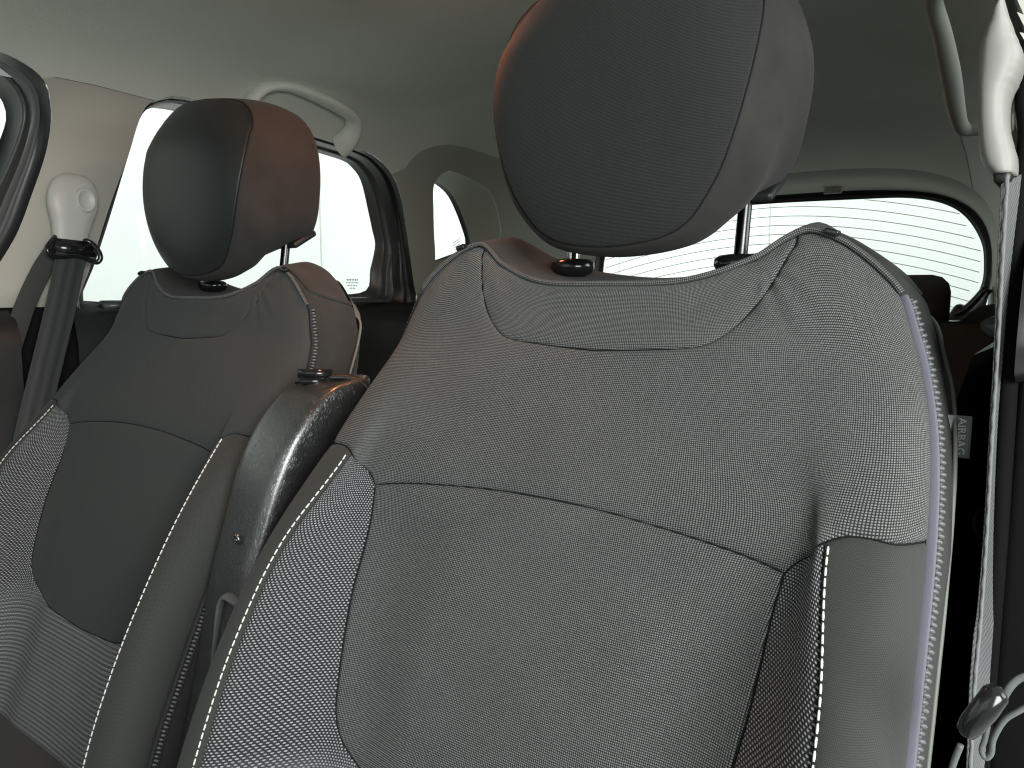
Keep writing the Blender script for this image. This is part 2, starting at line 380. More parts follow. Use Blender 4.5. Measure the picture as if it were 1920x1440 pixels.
def cdt(pts, edges):
    v, e, f, ov, oe, of = delaunay_2d_cdt([Vector((float(a), float(b))) for a, b in pts], edges, [], 0, 1e-6)
    return np.array([(p.x, p.y) for p in v]), [tuple(t) for t in f]
def side_shell():
    pts = []; ed = []
    def addloop(P, closed=True):
        n = len(pts); pts.extend([(float(a), float(b)) for a, b in P]); m = len(P)
        ed.extend([(n+i, n+(i+1) % m) for i in range(m if closed else m-1)])
    for sg in (-1, 1):
        for lp in (front_open, rear_open, quart_open):
            addloop([(a, sg*b) for a, b in lp])
        addloop(resample([(a, sg*b) for a, b in q_seam], .02), False)
        addloop(resample([(a, sg*b) for a, b in b_seam], .02), False)
        addloop(resample([(Y0, sg*1.0), (Y1, sg*1.0)], .03), False)
    addloop([(Y0, -VB), (Y1, -VB)] + [(Y1, v) for v in np.linspace(-VB+.03, VB-.03, 110)] + [(Y1, VB)] + [(Y0, v) for v in np.linspace(VB, -VB+.03, 110)])
    bound = [(Y0, -VB), (Y1, -VB), (Y1, VB), (Y0, VB)]
    holes = [[(a, sg*b) for a, b in lp] for sg in (-1, 1) for lp in (front_open, rear_open, quart_open)]
    near = np.array([q for h_ in holes for q in h_])
    for y in np.arange(Y0+.02, Y1, .022):
        for v in np.arange(-VB+.02, VB, .014 if True else .02):
            if np.min(np.hypot(near[:, 0]-y, near[:, 1]-v)) > .009: pts.append((y, v+.003*math.sin(y*90)))
    v2, F = cdt(pts, ed)
    P3 = np.array([T(a, b) for a, b in v2])
    # ripple: the roof sags a little towards the sides and carries shallow moulded steps
    groups = {'headliner': [], 'pillar_trim': [], 'pillar_trim_r': [], 'quarter_trim': [], 'quarter_trim_r': [], 'lower_trim': []}
    qp = [(1.30, 1.0)]+[(1.30, .690)]+q_seam[1:]+[(1.98, 1.0)]
    qs = q_seam
    for f in F:
        c = v2[list(f)].mean(0)
        if not inpoly(c, bound): continue
        ca = (c[0], abs(c[1])); sg = c[1] > 0
        if any(inpoly(c, h_) for h_ in holes): continue
        if sg and c[1] > .603 and c[0] < .48: continue
        if sg and c[1] > .70 and c[0] < .655: continue
        if ca[1] > 1.0: g = 'lower_trim'
        elif ca[0] < .9 and ca[0] > .45 and ca[1] > np.interp(ca[0], [p[0] for p in b_seam], [p[1] for p in b_seam]): g = 'pillar_trim'+('_r' if sg else '')
        elif ca[0] > 1.29 and ca[1] > np.interp(ca[0], [p[0] for p in qs], [p[1] for p in qs]): g = 'quarter_trim'+('_r' if sg else '')
        else: g = 'headliner'
        groups[g].append(f)
    out = {}
    M['matt'] = plain('matt black lower trim', (.010, .010, .010), 1.0, 0.0)
    mats = {'headliner': M['headliner'], 'pillar_trim': M['trim'], 'pillar_trim_r': M['trim'], 'quarter_trim': M['trimgreen'], 'quarter_trim_r': M['trimgreen'], 'lower_trim': M['matt']}
    for g, fs in groups.items():
        used = sorted({i for f in fs for i in f}); mp = {i: k for k, i in enumerate(used)}
        off = -0.003 if 'pillar' in g or 'quarter' in g else 0
        V = []
        for i in used:
            p = P3[i].copy()
            if 'pillar' in g:
                yy, vv = v2[i][0], abs(v2[i][1]); yf = np.interp(vv, [.66, .70, .75, .81, .88, .955, 1.02], [.566, .572, .567, .548, .521, .48, .455]); yr = np.interp(vv, [.66, .735, .84, .93, 1.0], [.712, .699, .664, .632, .606])
                q_ = (yy-(yf+yr)/2)/((yr-yf)/2); b_ = max(0, 1-abs(q_/.92)**3)*min(1, max(0, (vv-.635)/.06)); b_ *= min(1, max(0, (1.0-vv)/.02))
                p[0] -= math.copysign(.009*b_, p[0]-XC)
            V.append(p)
        out[g] = mk(g.replace('_r', ''), V, [tuple(mp[i] for i in f) for f in fs], mats[g], cabin, uv=[(v2[i][0], v2[i][1]) for i in used])
    return out
shell = side_shell()
# outer skin so that no light leaks through the roof and sides (the car's painted body)
def ribbon_seam(path_yv, sg, r, mat, name, parent=cabin):
    P = [T(a, sg*b, -.0005) for a, b in resample(path_yv, .01)]
    mb = MB(); mb.tube(P, r, 6); return mb.build(name, mat, parent)
for sg in (-1, 1):
    ribbon_seam([p for p in b_seam if .55 < p[0] < .73], sg, .0005, M['greyrubber'], 'trim_gap')
    ribbon_seam(q_seam[1:], sg, .0005, M['headliner'], 'trim_gap')

def ring_resample(A, B, n=120):
    """pair two closed loops by angle round B's centre"""
    A = np.array(A, float); B = np.array(B, float); c = (B.min(0)+B.max(0))/2; ext = (B.max(0)-B.min(0))/2
    def polar(P):
        d = (P-c)/ext; a = np.arctan2(d[:, 1], d[:, 0]); o = np.argsort(a); return a[o], P[o]
    th = np.linspace(-math.pi, math.pi, n, endpoint=False); res = []
    for P in (A, B):
        P = cl(P, 4) if len(P) < 60 else P
        a, q = polar(P); a = np.concatenate([a-2*math.pi, a, a+2*math.pi]); q = np.concatenate([q, q, q])
        res.append(np.stack([np.interp(th, a, q[:, 0]), np.interp(th, a, q[:, 1])], 1))
    return res
def window(sg, A_yv, B_yz, xo, prof, mats, name, parent, front=False):
    """ring of seals from the trim opening A (y,v) to the glass outline B (y,z at lateral distance xo from centre), then the pane"""
    A3 = np.array([T(a, sg*b) for a, b in A_yv])
    Ayz, Byz = ring_resample(A3[:, 1:3], B_yz)
    n = len(Ayz)
    # lateral position of the A points follows the trim
    def latA(y, z):
        a = aY(y); h = hY(y); zz = max(z-Z0, 0)/h
        return a*max(1-zz**4, .05)**.25
    rows = []
    for t, dx in prof:
        row = []
        for i in range(n):
            y, z = Ayz[i]*(1-t)+Byz[i]*t
            la = latA(*Ayz[i]); lb = xo(y, z) if callable(xo) else xo
            row.append((XC+sg*(la*(1-t)+lb*t+dx), y, z))
        rows.append(row)
    holder = None
    for k, (i0, i1, mat, nm) in enumerate(mats):
        V = [p for r in rows[i0:i1+1] for p in r]; m = i1-i0
        F = [(j*n+i, j*n+(i+1) % n, (j+1)*n+(i+1) % n, (j+1)*n+i) for j in range(m) for i in range(n)]
        o = mk(nm, V, F, mat, parent)
        if holder is None: holder = o
    inner = rows[-1]
    V = list(inner)+[tuple(np.mean(np.array(inner), 0))]
    F = [(i, (i+1) % n, n) for i in range(n)]
    g = mk('pane', V, F, M['glass'], parent)
    return g, inner

# ---- doors
def door(sg, which):
    d = empty('rear_door' if which == 'rear' else 'front_door', (0, 0, 0)); d.parent = cabin
    # a part that is an empty would carry no mesh: the door panel itself is the part
    return d
def side_windows(sg):
    panel = MB()
    if True:
        # rear door
        glassB = [(.760, .322), (.735, .262), (.690, .132), (.655, .04), (.632, -.020), (.70, -.022), (.95, -.018), (1.15, -.014), (1.292, -.008), (1.312, .045), (1.330, .104), (1.322, .14), (1.312, .178), (1.290, .252), (1.262, .282), (1.225, .296), (1.10, .307), (.95, .321), (.83, .332)]
        prof = [(0, 0), (.06, .010), (.16, .016), (.24, .006), (.32, .010), (.45, .022), (.62, .030), (.74, .020), (.84, .022), (.92, .034), (1.0, .034)]
        dp = MB()
        # inner door panel below the belt line
        ys = np.linspace(.585 if sg < 0 else .67, 1.41, 30); zs = [-.034, -.05, -.09, -.16, -.25, -.30, -.42, -.60]; dx = [0.0, -.030, -.040, -.038, -.045, -.075, -.05, -.045]
        V = [(XC+sg*(aY(y)+dx[j]), y, zs[j]) for j in range(len(zs)) for y in ys]
        F = [(j*30+i, j*30+i+1, (j+1)*30+i+1, (j+1)*30+i) for j in range(len(zs)-1) for i in range(29)]
        dp.add(V, F)
        d = dp.build('rear_door', M['black'], cabin)
        window(sg, rear_open, glassB, .672, prof, [(0, 5, M['rubber'], 'door_seal'), (5, 10, M['darkgrey'], 'window_frame')], 'rear', d)
        # bright sill strip along the glass
        sb = MB(); P = [(XC+sg*(.650), y, -.028) for y in np.linspace(.64, 1.30, 20)]; sb.tube(P, .012, 10, flat=.6); sb.build('window_sill', M['darkgrey'], d)
        if sg < 0:
            mk_ = MB(); yb, zb = 1.235, .020
            for r_, (w, n_) in enumerate(((.036, 7), (.040, 9), (.030, 6), (.018, 4))):
                for k in range(n_):
                    mk_.box((XC+sg*.688+.003, yb+(k-(n_-1)/2)*w/n_, zb-r_*.0065), (.0004, w/n_*.55, .0038 if r_ == 0 else .0026))
            mk_.build('glass_marking', M['mark'], d, smooth=False)
        # ridge on the dark frame at the rear of the door
        rb = MB(); P = smoothpath([(XC+sg*.655, 1.335, .08), (XC+sg*.655, 1.325, .05), (XC+sg*.652, 1.315, .0), (XC+sg*.652, 1.312, -.02)], 5); rb.tube(P, .004, 8); rb.build('frame_ridge', M['darkgrey'], d)
        # quarter window
        gB = [(1.405, .262), (1.45, .275), (1.485, .268), (1.535, .246), (1.568, .210), (1.596, .165), (1.612, .128), (1.600, .104), (1.54, .086), (1.474, .068), (1.42, .052), (1.395, .048), (1.388, .15)]
        qprof = [(0, 0), (.03, .006), (.10, .012), (.5, .010), (.93, .006), (.94, .010), (1.0, .014)]
        pr = shell['quarter_trim'] if sg < 0 else shell['quarter_trim_r']
        window(sg, quart_open, gB, .640, qprof, [(0, 4, M['trimgreen'], 'window_reveal'), (4, 6, M['rubber'], 'window_seal')], 'quarter', pr)
        if sg < 0:
            mk_ = MB()
            for r_, (w, n_) in enumerate(((.034, 8), (.034, 8), (.026, 6), (.02, 4))):
                for k in range(n_):
                    t = (k-(n_-1)/2)*w/n_; mk_.box((XC+sg*.653+.003, 1.572+t*.95, .126-r_*.0068+t*.45), (.0004, w/n_*.6, .0028))
            mk_.build('glass_marking', M['mark'], pr, smooth=False)
side_windows(-1); side_windows(1)
# front passenger door (far side)
ys = np.linspace(-.3, .50, 30); zs = [-.034, -.05, -.09, -.16, -.25, -.30, -.42, -.60]; dx = [0.0, -.030, -.040, -.038, -.045, -.075, -.05, -.045]
V = [(XC-(aY(y)+dx[j]), y, zs[j]) for j in range(len(zs)) for y in ys]
fd = mk('front_door', V, [(j*30+i, j*30+i+1, (j+1)*30+i+1, (j+1)*30+i) for j in range(len(zs)-1) for i in range(29)], M['black'], cabin)
gf = [(.30, .345), (.42, .343), (.488, .333), (.514, .322), (.532, .300), (.538, .275), (.530, .245), (.508, .195), (.47, .12), (.43, .03), (.40, -.02), (.2, -.02), (0, -.02), (-.22, -.02), (-.28, .05), (-.28, .25), (-.2, .34), (0, .345)]
window(-1, front_open, gf, .674, [(0, 0), (.05, .012), (.22, .012), (.26, .022), (.34, .008), (.50, .006), (.56, .016), (.60, .016), (.64, .006), (.74, .008), (.80, .028), (.92, .036), (1.0, .036)],
       [(0, 2, M['rubber'], 'door_seal'), (2, 5, M['greyrubber'], 'door_seal'), (5, 9, M['darkgrey'], 'window_frame'), (9, 12, M['rubber'], 'window_seal')], 'front', fd)

# ---- rear header, rear window
def rear_end():
    vs = np.linspace(-1, 1, 161); A = [T(1.98, v) for v in vs]
    # follow with a flat bottom
    def frame(y, sx, zt, zb, n=3.2):
        out = []
        for v in vs:
            p = T(1.98, v); x = (p[0]-XC)/.548; z = (p[2]-Z0)/.315
            out.append((XC+x*sx, y, zb+(zt-zb)*z))
        return out
    rows = [A, frame(2.005, .542, .272, -.035), frame(2.05, .532, .262, -.04), frame(2.10, .526, .256, -.045), frame(2.125, .520, .250, -.05)]
    n = len(vs); V = [p for r in rows for p in r]
    mk('rear_header_trim', V, [(j*n+i, j*n+i+1, (j+1)*n+i+1, (j+1)*n+i) for j in range(4) for i in range(n-1)], M['trimgreen'], cabin)
    # tailgate: black frame + window
    tg = MB(); tg.box((XC, 2.12, -.40), (1.30, .06, .62), bev=.01); tail = tg.build('tailgate', M['black'], cabin)
    outer = [(0, .262), (.2, .258), (.34, .248), (.43, .225), (.49, .18), (.522, .11), (.528, .03), (.520, -.04), (.50, -.085), (.42, -.10), (.2, -.10), (0, -.10)]
    inner = [(0, .232), (.2, .228), (.33, .222), (.41, .203), (.462, .168), (.498, .110), (.508, .055), (.505, .005), (.482, -.038), (.43, -.064), (.2, -.068), (0, -.068)]
    def sym(P): P = np.array(P); Q = P[1:-1][::-1]*[-1, 1]; return np.concatenate([P, Q])
    o_, i_ = ring_resample(cl(sym(outer), 8), cl(sym(inner), 8), 200)
    def gy(x): return 2.155-.05*(x/.5)**2
    rows = []
    for t, dy in ((0, -.02), (.3, -.012), (.7, -.012), (.8, 0), (1, .002)):
        rows.append([(XC+(o_[k]*(1-t)+i_[k]*t)[0], gy((o_[k]*(1-t)+i_[k]*t)[0])+dy, (o_[k]*(1-t)+i_[k]*t)[1]) for k in range(200)])
    V = [p for r in rows for p in r]
    mk('window_frame', V, [(j*200+i, j*200+(i+1) % 200, (j+1)*200+(i+1) % 200, (j+1)*200+i) for j in range(4) for i in range(200)], M['rubber'], tail)
    V = list(rows[-1])+[(XC, 2.157, .08)]
    # pane as a fan grid following the bow
    pv, pf = [], []
    poly = [tuple(q) for q in i_]
    xs = np.linspace(-.515, .515, 60)
    pts = [(q[0], q[1]) for q in i_]; ed = [(k, (k+1) % 200) for k in range(200)]
    for x in np.linspace(-.49, .49, 40):
        for z in (-.04, .0, .05, .1, .15, .2):
            if inpoly((x, z), poly): pts.append((x, z))
    v2, F = cdt(pts, ed); F = [f for f in F if inpoly(v2[list(f)].mean(0), poly)]
    mk('pane', [(XC+a, gy(a)+.002, b) for a, b in v2], F, M['glass'], tail)
    w = MB()
    for k in range(17):
        z0 = .245-k*.0245
        P = []
        for x in np.linspace(-.5, .5, 61):
            z = z0-.085*(abs(x)/.5)**1.9*(1 if z0 > .0 else .75); 
            if inpoly((x, z), poly) : P.append((XC+x, gy(x)-.001, z))
            else:
                if len(P) > 3: w.tube(P, .0009, 5)
                P = []
        if len(P) > 3: w.tube(P, .0009, 5)
    w.build('defroster_lines', M['wire'], tail)
    # little latch at the top of the window
    lb = MB(); lb.box((XC+.165, 2.10, .247), (.045, .012, .012), bev=.004); lb.build('latch_cap', M['trim'], tail)
    # wiper-side hinge plastics in the corner
    cb = MB(); cb.box((XC+.492, 2.07, -.075), (.09, .05, .05), rot=Matrix.Rotation(.5, 3, 'Y'), bev=.012); cb.build('corner_cover', M['greycap'], tail)
    cb = MB(); cb.tube(smoothpath([(XC+.45, 2.06, -.07), (XC+.49, 2.05, -.045), (XC+.525, 2.04, .0)], 6), .012, 10); cb.build('gas_strut', M['steel'], tail)
rear_end()

# floor, tunnel console, parcel area: dark
fb = MB(); fb.box((XC, .9, -.93), (1.34, 2.5, .04)); fb.build('floor_carpet', M['carpet'], cabin, smooth=False)
db = MB(); db.box((XC, -.62, -.48), (1.34, .42, .60), bev=.05); db.build('unseen_dashboard', M['black'], cabin)  # unseen block, added to cut the light from the open front
fb = MB(); fb.box((XC, .45, -.72), (.16, 1.0, .40), bev=.02); fb.build('centre_console', M['black'], cabin)
fb = MB(); fb.box((XC, 1.92, -.30), (1.07, .36, .34), bev=.02); fb.build('luggage_cover', M['black_cloth'], cabin)

# outer body skin above the headliner and pillars
vs = np.linspace(-.66, .60, 60); ys = np.linspace(-.32, 2.02, 40)
V = [T(min(y, 1.98), v, .035)*[1, 0, 1]+np.array([0, y, 0]) for y in ys for v in vs]
mk('roof_skin', V, [(j*60+i, j*60+i+1, (j+1)*60+i+1, (j+1)*60+i) for j in range(39) for i in range(59)], plain('white car paint', (.75, .76, .76), .25, .5), cabin)

sb2 = MB(); sb2.box((-.004, .660, -.365), (.056, .04, 1.07), bev=.008); sb2.tube(smoothpath([(-.036, .64, .16), (-.040, .635, .13), (-.036, .63, .10), (-.038, .635, .05), (-.036, .64, -.1), (-.033, .645, -.35), (-.033, .65, -.8)], 6), .006, 8); sb2.build('door_seal', M['matt'], cabin)
# grab handles
def grab(sg, P0, name='grab_handle', rr=.0098, fl=2.1):
    """P0: list of (lateral from centre, y, z) of the handle spine"""
    P = smoothpath([(XC+sg*a, b, c) for a, b, c in P0], 8)
    n = len(P); r = [rr+.25*rr*math.cos(math.pi*2*i/(n-1))**2 for i in range(n)]
    mb = MB(); mb.tube(P, r, 16, flat=fl)
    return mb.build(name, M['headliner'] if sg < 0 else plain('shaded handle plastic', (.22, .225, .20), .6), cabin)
grab(-1, [(.575, .885, .322), (.548, .885, .346), (.532, .905, .366), (.524, .945, .374), (.522, 1.00, .370), (.524, 1.06, .360), (.530, 1.105, .347), (.545, 1.122, .327), (.566, 1.122, .307), (.59, 1.125, .298)])
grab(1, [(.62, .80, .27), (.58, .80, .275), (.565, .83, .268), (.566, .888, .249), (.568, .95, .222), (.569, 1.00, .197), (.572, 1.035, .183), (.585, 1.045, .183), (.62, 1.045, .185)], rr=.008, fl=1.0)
# warm dome lamp on the roof between the seats
lampo = MB(); lampo.box((-.70, .70, .405), (.14, .10, .016), bev=.006); lampb = lampo.build('dome_lamp', M['trimlight'], cabin)
ll = MB(); ll.box((-.70, .70, .396), (.08, .05, .006), bev=.002); ll.build('lamp_lens', M['lamp'], lampb)
pg = bpy.data.lights.new('dome_lamp_glow', 'POINT'); pg.shadow_soft_size = .02; pg.energy = .22; pg.color = (1.0, .40, .20)
pgo = bpy.data.objects.new('dome_lamp_glow', pg); C.objects.link(pgo); pgo.location = (-.70, .72, H+.372)
pl = bpy.data.lights.new('dome_lamp_light', 'AREA'); pl.shape = 'RECTANGLE'; pl.size = .08; pl.size_y = .05; pl.energy = 1.25; pl.color = (1.0, .33, .13)
plo = bpy.data.objects.new('dome_lamp_light', pl); C.objects.link(plo); plo.location = (-.70, .70, H+.370)

# ------------------------------------------------------------------ seat backrest surface
O = np.array([-.343, .693, .024])
ROWS = [
 [(0,-.36,-.72),(.08,-.362,-.72),(.16,-.365,-.72),(.232,-.435,-.72),(.272,-.435,-.72),(.288,-.40,-.72),(.285,-.32,-.72)],
 [(0,-.338,-.62),(.08,-.34,-.62),(.165,-.345,-.62),(.235,-.415,-.62),(.275,-.415,-.62),(.288,-.375,-.62),(.285,-.29,-.62)],
 [(0,-.297,-.50),(.08,-.298,-.50),(.168,-.302,-.50),(.238,-.384,-.50),(.277,-.378,-.50),(.288,-.338,-.50),(.287,-.245,-.50)],
 [(0,-.268,-.42),(.08,-.269,-.42),(.172,-.275,-.42),(.240,-.354,-.42),(.276,-.348,-.42),(.287,-.302,-.42),(.287,-.21,-.42)],
 [(0,-.240,-.34),(.08,-.241,-.34),(.181,-.245,-.34),(.242,-.315,-.34),(.274,-.308,-.34),(.286,-.262,-.34),(.286,-.17,-.34)],
 [(0,-.208,-.26),(.08,-.208,-.26),(.190,-.208,-.26),(.238,-.264,-.26),(.269,-.257,-.26),(.283,-.212,-.26),(.284,-.125,-.26)],
 [(0,-.178,-.185),(.08,-.178,-.185),(.204,-.180,-.185),(.2226,-.197,-.185),(.262,-.190,-.185),(.277,-.145,-.185),(.280,-.063,-.185)],
 [(0,-.147,-.13),(.08,-.146,-.13),(.18,-.146,-.13),(.224,-.150,-.13),(.256,-.140,-.13),(.2700,-.110,-.13),(.2720,-.030,-.13)],
 [(0,-.112,-.075),(.08,-.111,-.073),(.170,-.106,-.072),(.212,-.104,-.074),(.241,-.098,-.078),(.258,-.084,-.082),(.2600,-.004,-.085)],
 [(0,-.098,-.045),(.075,-.097,-.044),(.148,-.090,-.032),(.187,-.084,-.022),(.219,-.082,-.030),(.247,-.076,-.050),(.2505,.000,-.055)],
 [(0,-.088,-.020),(.070,-.086,-.018),(.128,-.073,.000),(.163,-.062,.021),(.195,-.062,.015),(.232,-.062,-.009),(.2420,.002,-.030)],
 [(0,-.074,-.024),(.072,-.072,-.022),(.126,-.054,.000),(.160,-.038,.028),(.193,-.036,.015),(.226,-.036,-.009),(.238,.004,-.026)],
 [(0,.0,-.016),(.080,.0,-.012),(.128,.0,.006),(.160,.0,.030),(.190,.0,.011),(.220,.000,-.013),(.235,.006,-.027)],
 [(0,.050,-.016),(.080,.050,-.008),(.130,.042,.004),(.162,.034,.010),(.190,.026,-.004),(.216,.018,-.026),(.237,.008,-.038)],
 [(0,.066,-.06),(.080,.060,-.06),(.14,.050,-.06),(.175,.042,-.06),(.205,.032,-.06),(.232,.016,-.06),(.256,-.002,-.07)],
 [(0,.03,-.20),(.080,.028,-.20),(.15,.02,-.20),(.185,.01,-.20),(.22,-.01,-.20),(.253,-.048,-.20),(.279,-.078,-.20)],
 [(0,-.22,-.72),(.080,-.225,-.72),(.15,-.23,-.72),(.185,-.24,-.72),(.22,-.26,-.72),(.255,-.29,-.72),(.285,-.318,-.72)],
]
RT = 10                                    # index of the top edge row
G = np.array(ROWS)                          # rows x 7 x 3
full = np.concatenate([G[:, :0:-1]*[-1, 1, 1], G], 1)      # rows x 13 x 3
US = np.array([0, .08, .19, .25, .285, .32, .41]); USF = np.concatenate([-US[:0:-1], US])
dv = np.linalg.norm(np.diff(G[:, [0, 2, 3, 4]], axis=0), axis=2).mean(1); VS = np.concatenate([[0], np.cumsum(dv)]); VT = VS[RT]
def hermite_w(K, x):
    """weights index form: evaluate non-uniform Catmull-Rom basis; returns idx and 4 weights"""
    i = np.clip(np.searchsorted(K, x, side='right')-1, 0, len(K)-2)
    h = K[i+1]-K[i]; t = (x-K[i])/h
    i0 = np.maximum(i-1, 0); i3 = np.minimum(i+2, len(K)-1)
    h00 = 2*t**3-3*t**2+1; h10 = (t**3-2*t**2+t)*h; h01 = -2*t**3+3*t**2; h11 = (t**3-t**2)*h
    d1 = np.where(i0 == i, h, K[i+1]-K[i0]); d2 = np.where(i3 == i+1, h, K[i3]-K[i])
    w0 = -h10/d1; w1 = h00-h11/d2; w2 = h01+h10/d1; w3 = h11/d2
    return (i0, i, i+1, i3), (w0, w1, w2, w3)
def SS(u, v):
    u = np.atleast_1d(np.asarray(u, float)); v = np.atleast_1d(np.asarray(v, float))
    I, wi = hermite_w(USF, u); J, wj = hermite_w(VS, v)
    out = 0
    for a in range(4):
        for b in range(4): out = out+(wj[a]*wi[b])[:, None]*full[J[a], I[b]]
    return out
def SN(u, v):
    e = 2e-4
    a = SS(np.asarray(u)+e, v)-SS(np.asarray(u)-e, v); b = SS(u, np.asarray(v)+e)-SS(u, np.asarray(v)-e)
    n = np.cross(a, b); n /= (np.linalg.norm(n, axis=1)[:, None]+1e-12)
    return n                                # points forward (-y) on the front
# inverse: (x, z) on the front -> (u, v)
gu, gv = np.meshgrid(np.linspace(-.33, .33, 331), np.linspace(0, VT, 401)); gp = SS(gu.ravel(), gv.ravel())
def inv(x, z):
    k = np.argmin((gp[:, 0]-x)**2+(gp[:, 2]-z)**2); u, v = gu.ravel()[k], gv.ravel()[k]
    for _ in range(6):
        p = SS(u, v)[0]; e = 1e-4
        pu = (SS(u+e, v)[0]-p)/e; pv = (SS(u, v+e)[0]-p)/e
        A = np.array([[pu[0], pv[0]], [pu[2], pv[2]]]); r = np.array([x-p[0], z-p[2]])
        try: d = np.linalg.solve(A, r)
        except Exception: break
        d = np.clip(d, -.01, .01); u += d[0]; v = min(v+d[1], VT)
    return (float(u), float(v))
def mirror(P): return [(-a, b) for a, b in P]
half = lambda pts, n=6: smoothpath([inv(a, b) for a, b in pts], n)
arcR = half([(0, -.1955), (.05, -.1965), (.10, -.200), (.15, -.2055), (.196, -.213)])
joinR = half([(.196, -.213), (.207, -.201), (.2155, -.191), (.2226, -.1835)])
bolR = np.concatenate([half([(.2226, -.1835), (.236, -.1780), (.250, -.1775)]), [(.32, inv(.276, -.187)[1])]])
vb0 = inv(.2226, -.1835)
stitR = resample(np.array([[vb0[0], vb0[1]], [.250, inv(.2380, -.26)[1]], [.250, 0.0]]), .01)
stitR = resample(smoothpath([vb0, inv(.230, -.222), inv(.238, -.26), (.250, inv(.241, -.30)[1]), (.250, inv(.24, -.42)[1]), (.250, 0.0)], 8), .008)
cenR = half([(.196, -.213), (.1925, -.235), (.190, -.26), (.187, -.30), (.1815, -.34), (.176, -.375), (.170, -.405), (.157, -.428), (.13, -.444), (.08, -.453), (0, -.457)])
yokR = half([(0, -.0765), (.05, -.074), (.085, -.0715), (.105, -.067), (.125, -.052), (.142, -.028), (.152, -.005), (.159, .012)])
yokR = np.concatenate([yokR, [(yokR[-1][0]+.004, VT)]])
def zipu(v): return .32-.060*max(0.0, (v-(VT-.030))/.030)**2
zipR = [(zipu(v), v) for v in np.arange(0, VT, .005)]+[(zipu(VT), VT)]
topR = [(u, VT) for u in np.arange(0, .3201, .01)]
SEAMS = {}
for nm, P in (('arc', arcR), ('join', joinR), ('bol', bolR), ('stit', stitR), ('cen', cenR), ('yok', yokR), ('zip', zipR)):
    P = [tuple(p) for p in resample(P, .004)]
    SEAMS[nm+'R'] = P; SEAMS[nm+'L'] = mirror(P)
topline = [(u, VT) for u in np.linspace(-.41, .41, 165)]

M['light'] = weave('light dotted mesh cloth', (.028, .0295, .031), (.41, .415, .425), .0029, .0024, bd=.0008, lo=.46, hi=.88, wander=.06, bstr=.8, ribs=.0056, fade=(inv(.1, -.47)[1], inv(.1, -.425)[1]))
def segdist(Q, P):
    Q = np.asarray(Q); P = np.asarray(P); best = np.full(len(Q), 9.0)
    for a, b in zip(P[:-1], P[1:]):
        d = b-a; t = np.clip(((Q-a)@d)/max(d@d, 1e-12), 0, 1); best = np.minimum(best, np.hypot(*(Q-(a+t[:, None]*d)).T))
    return best

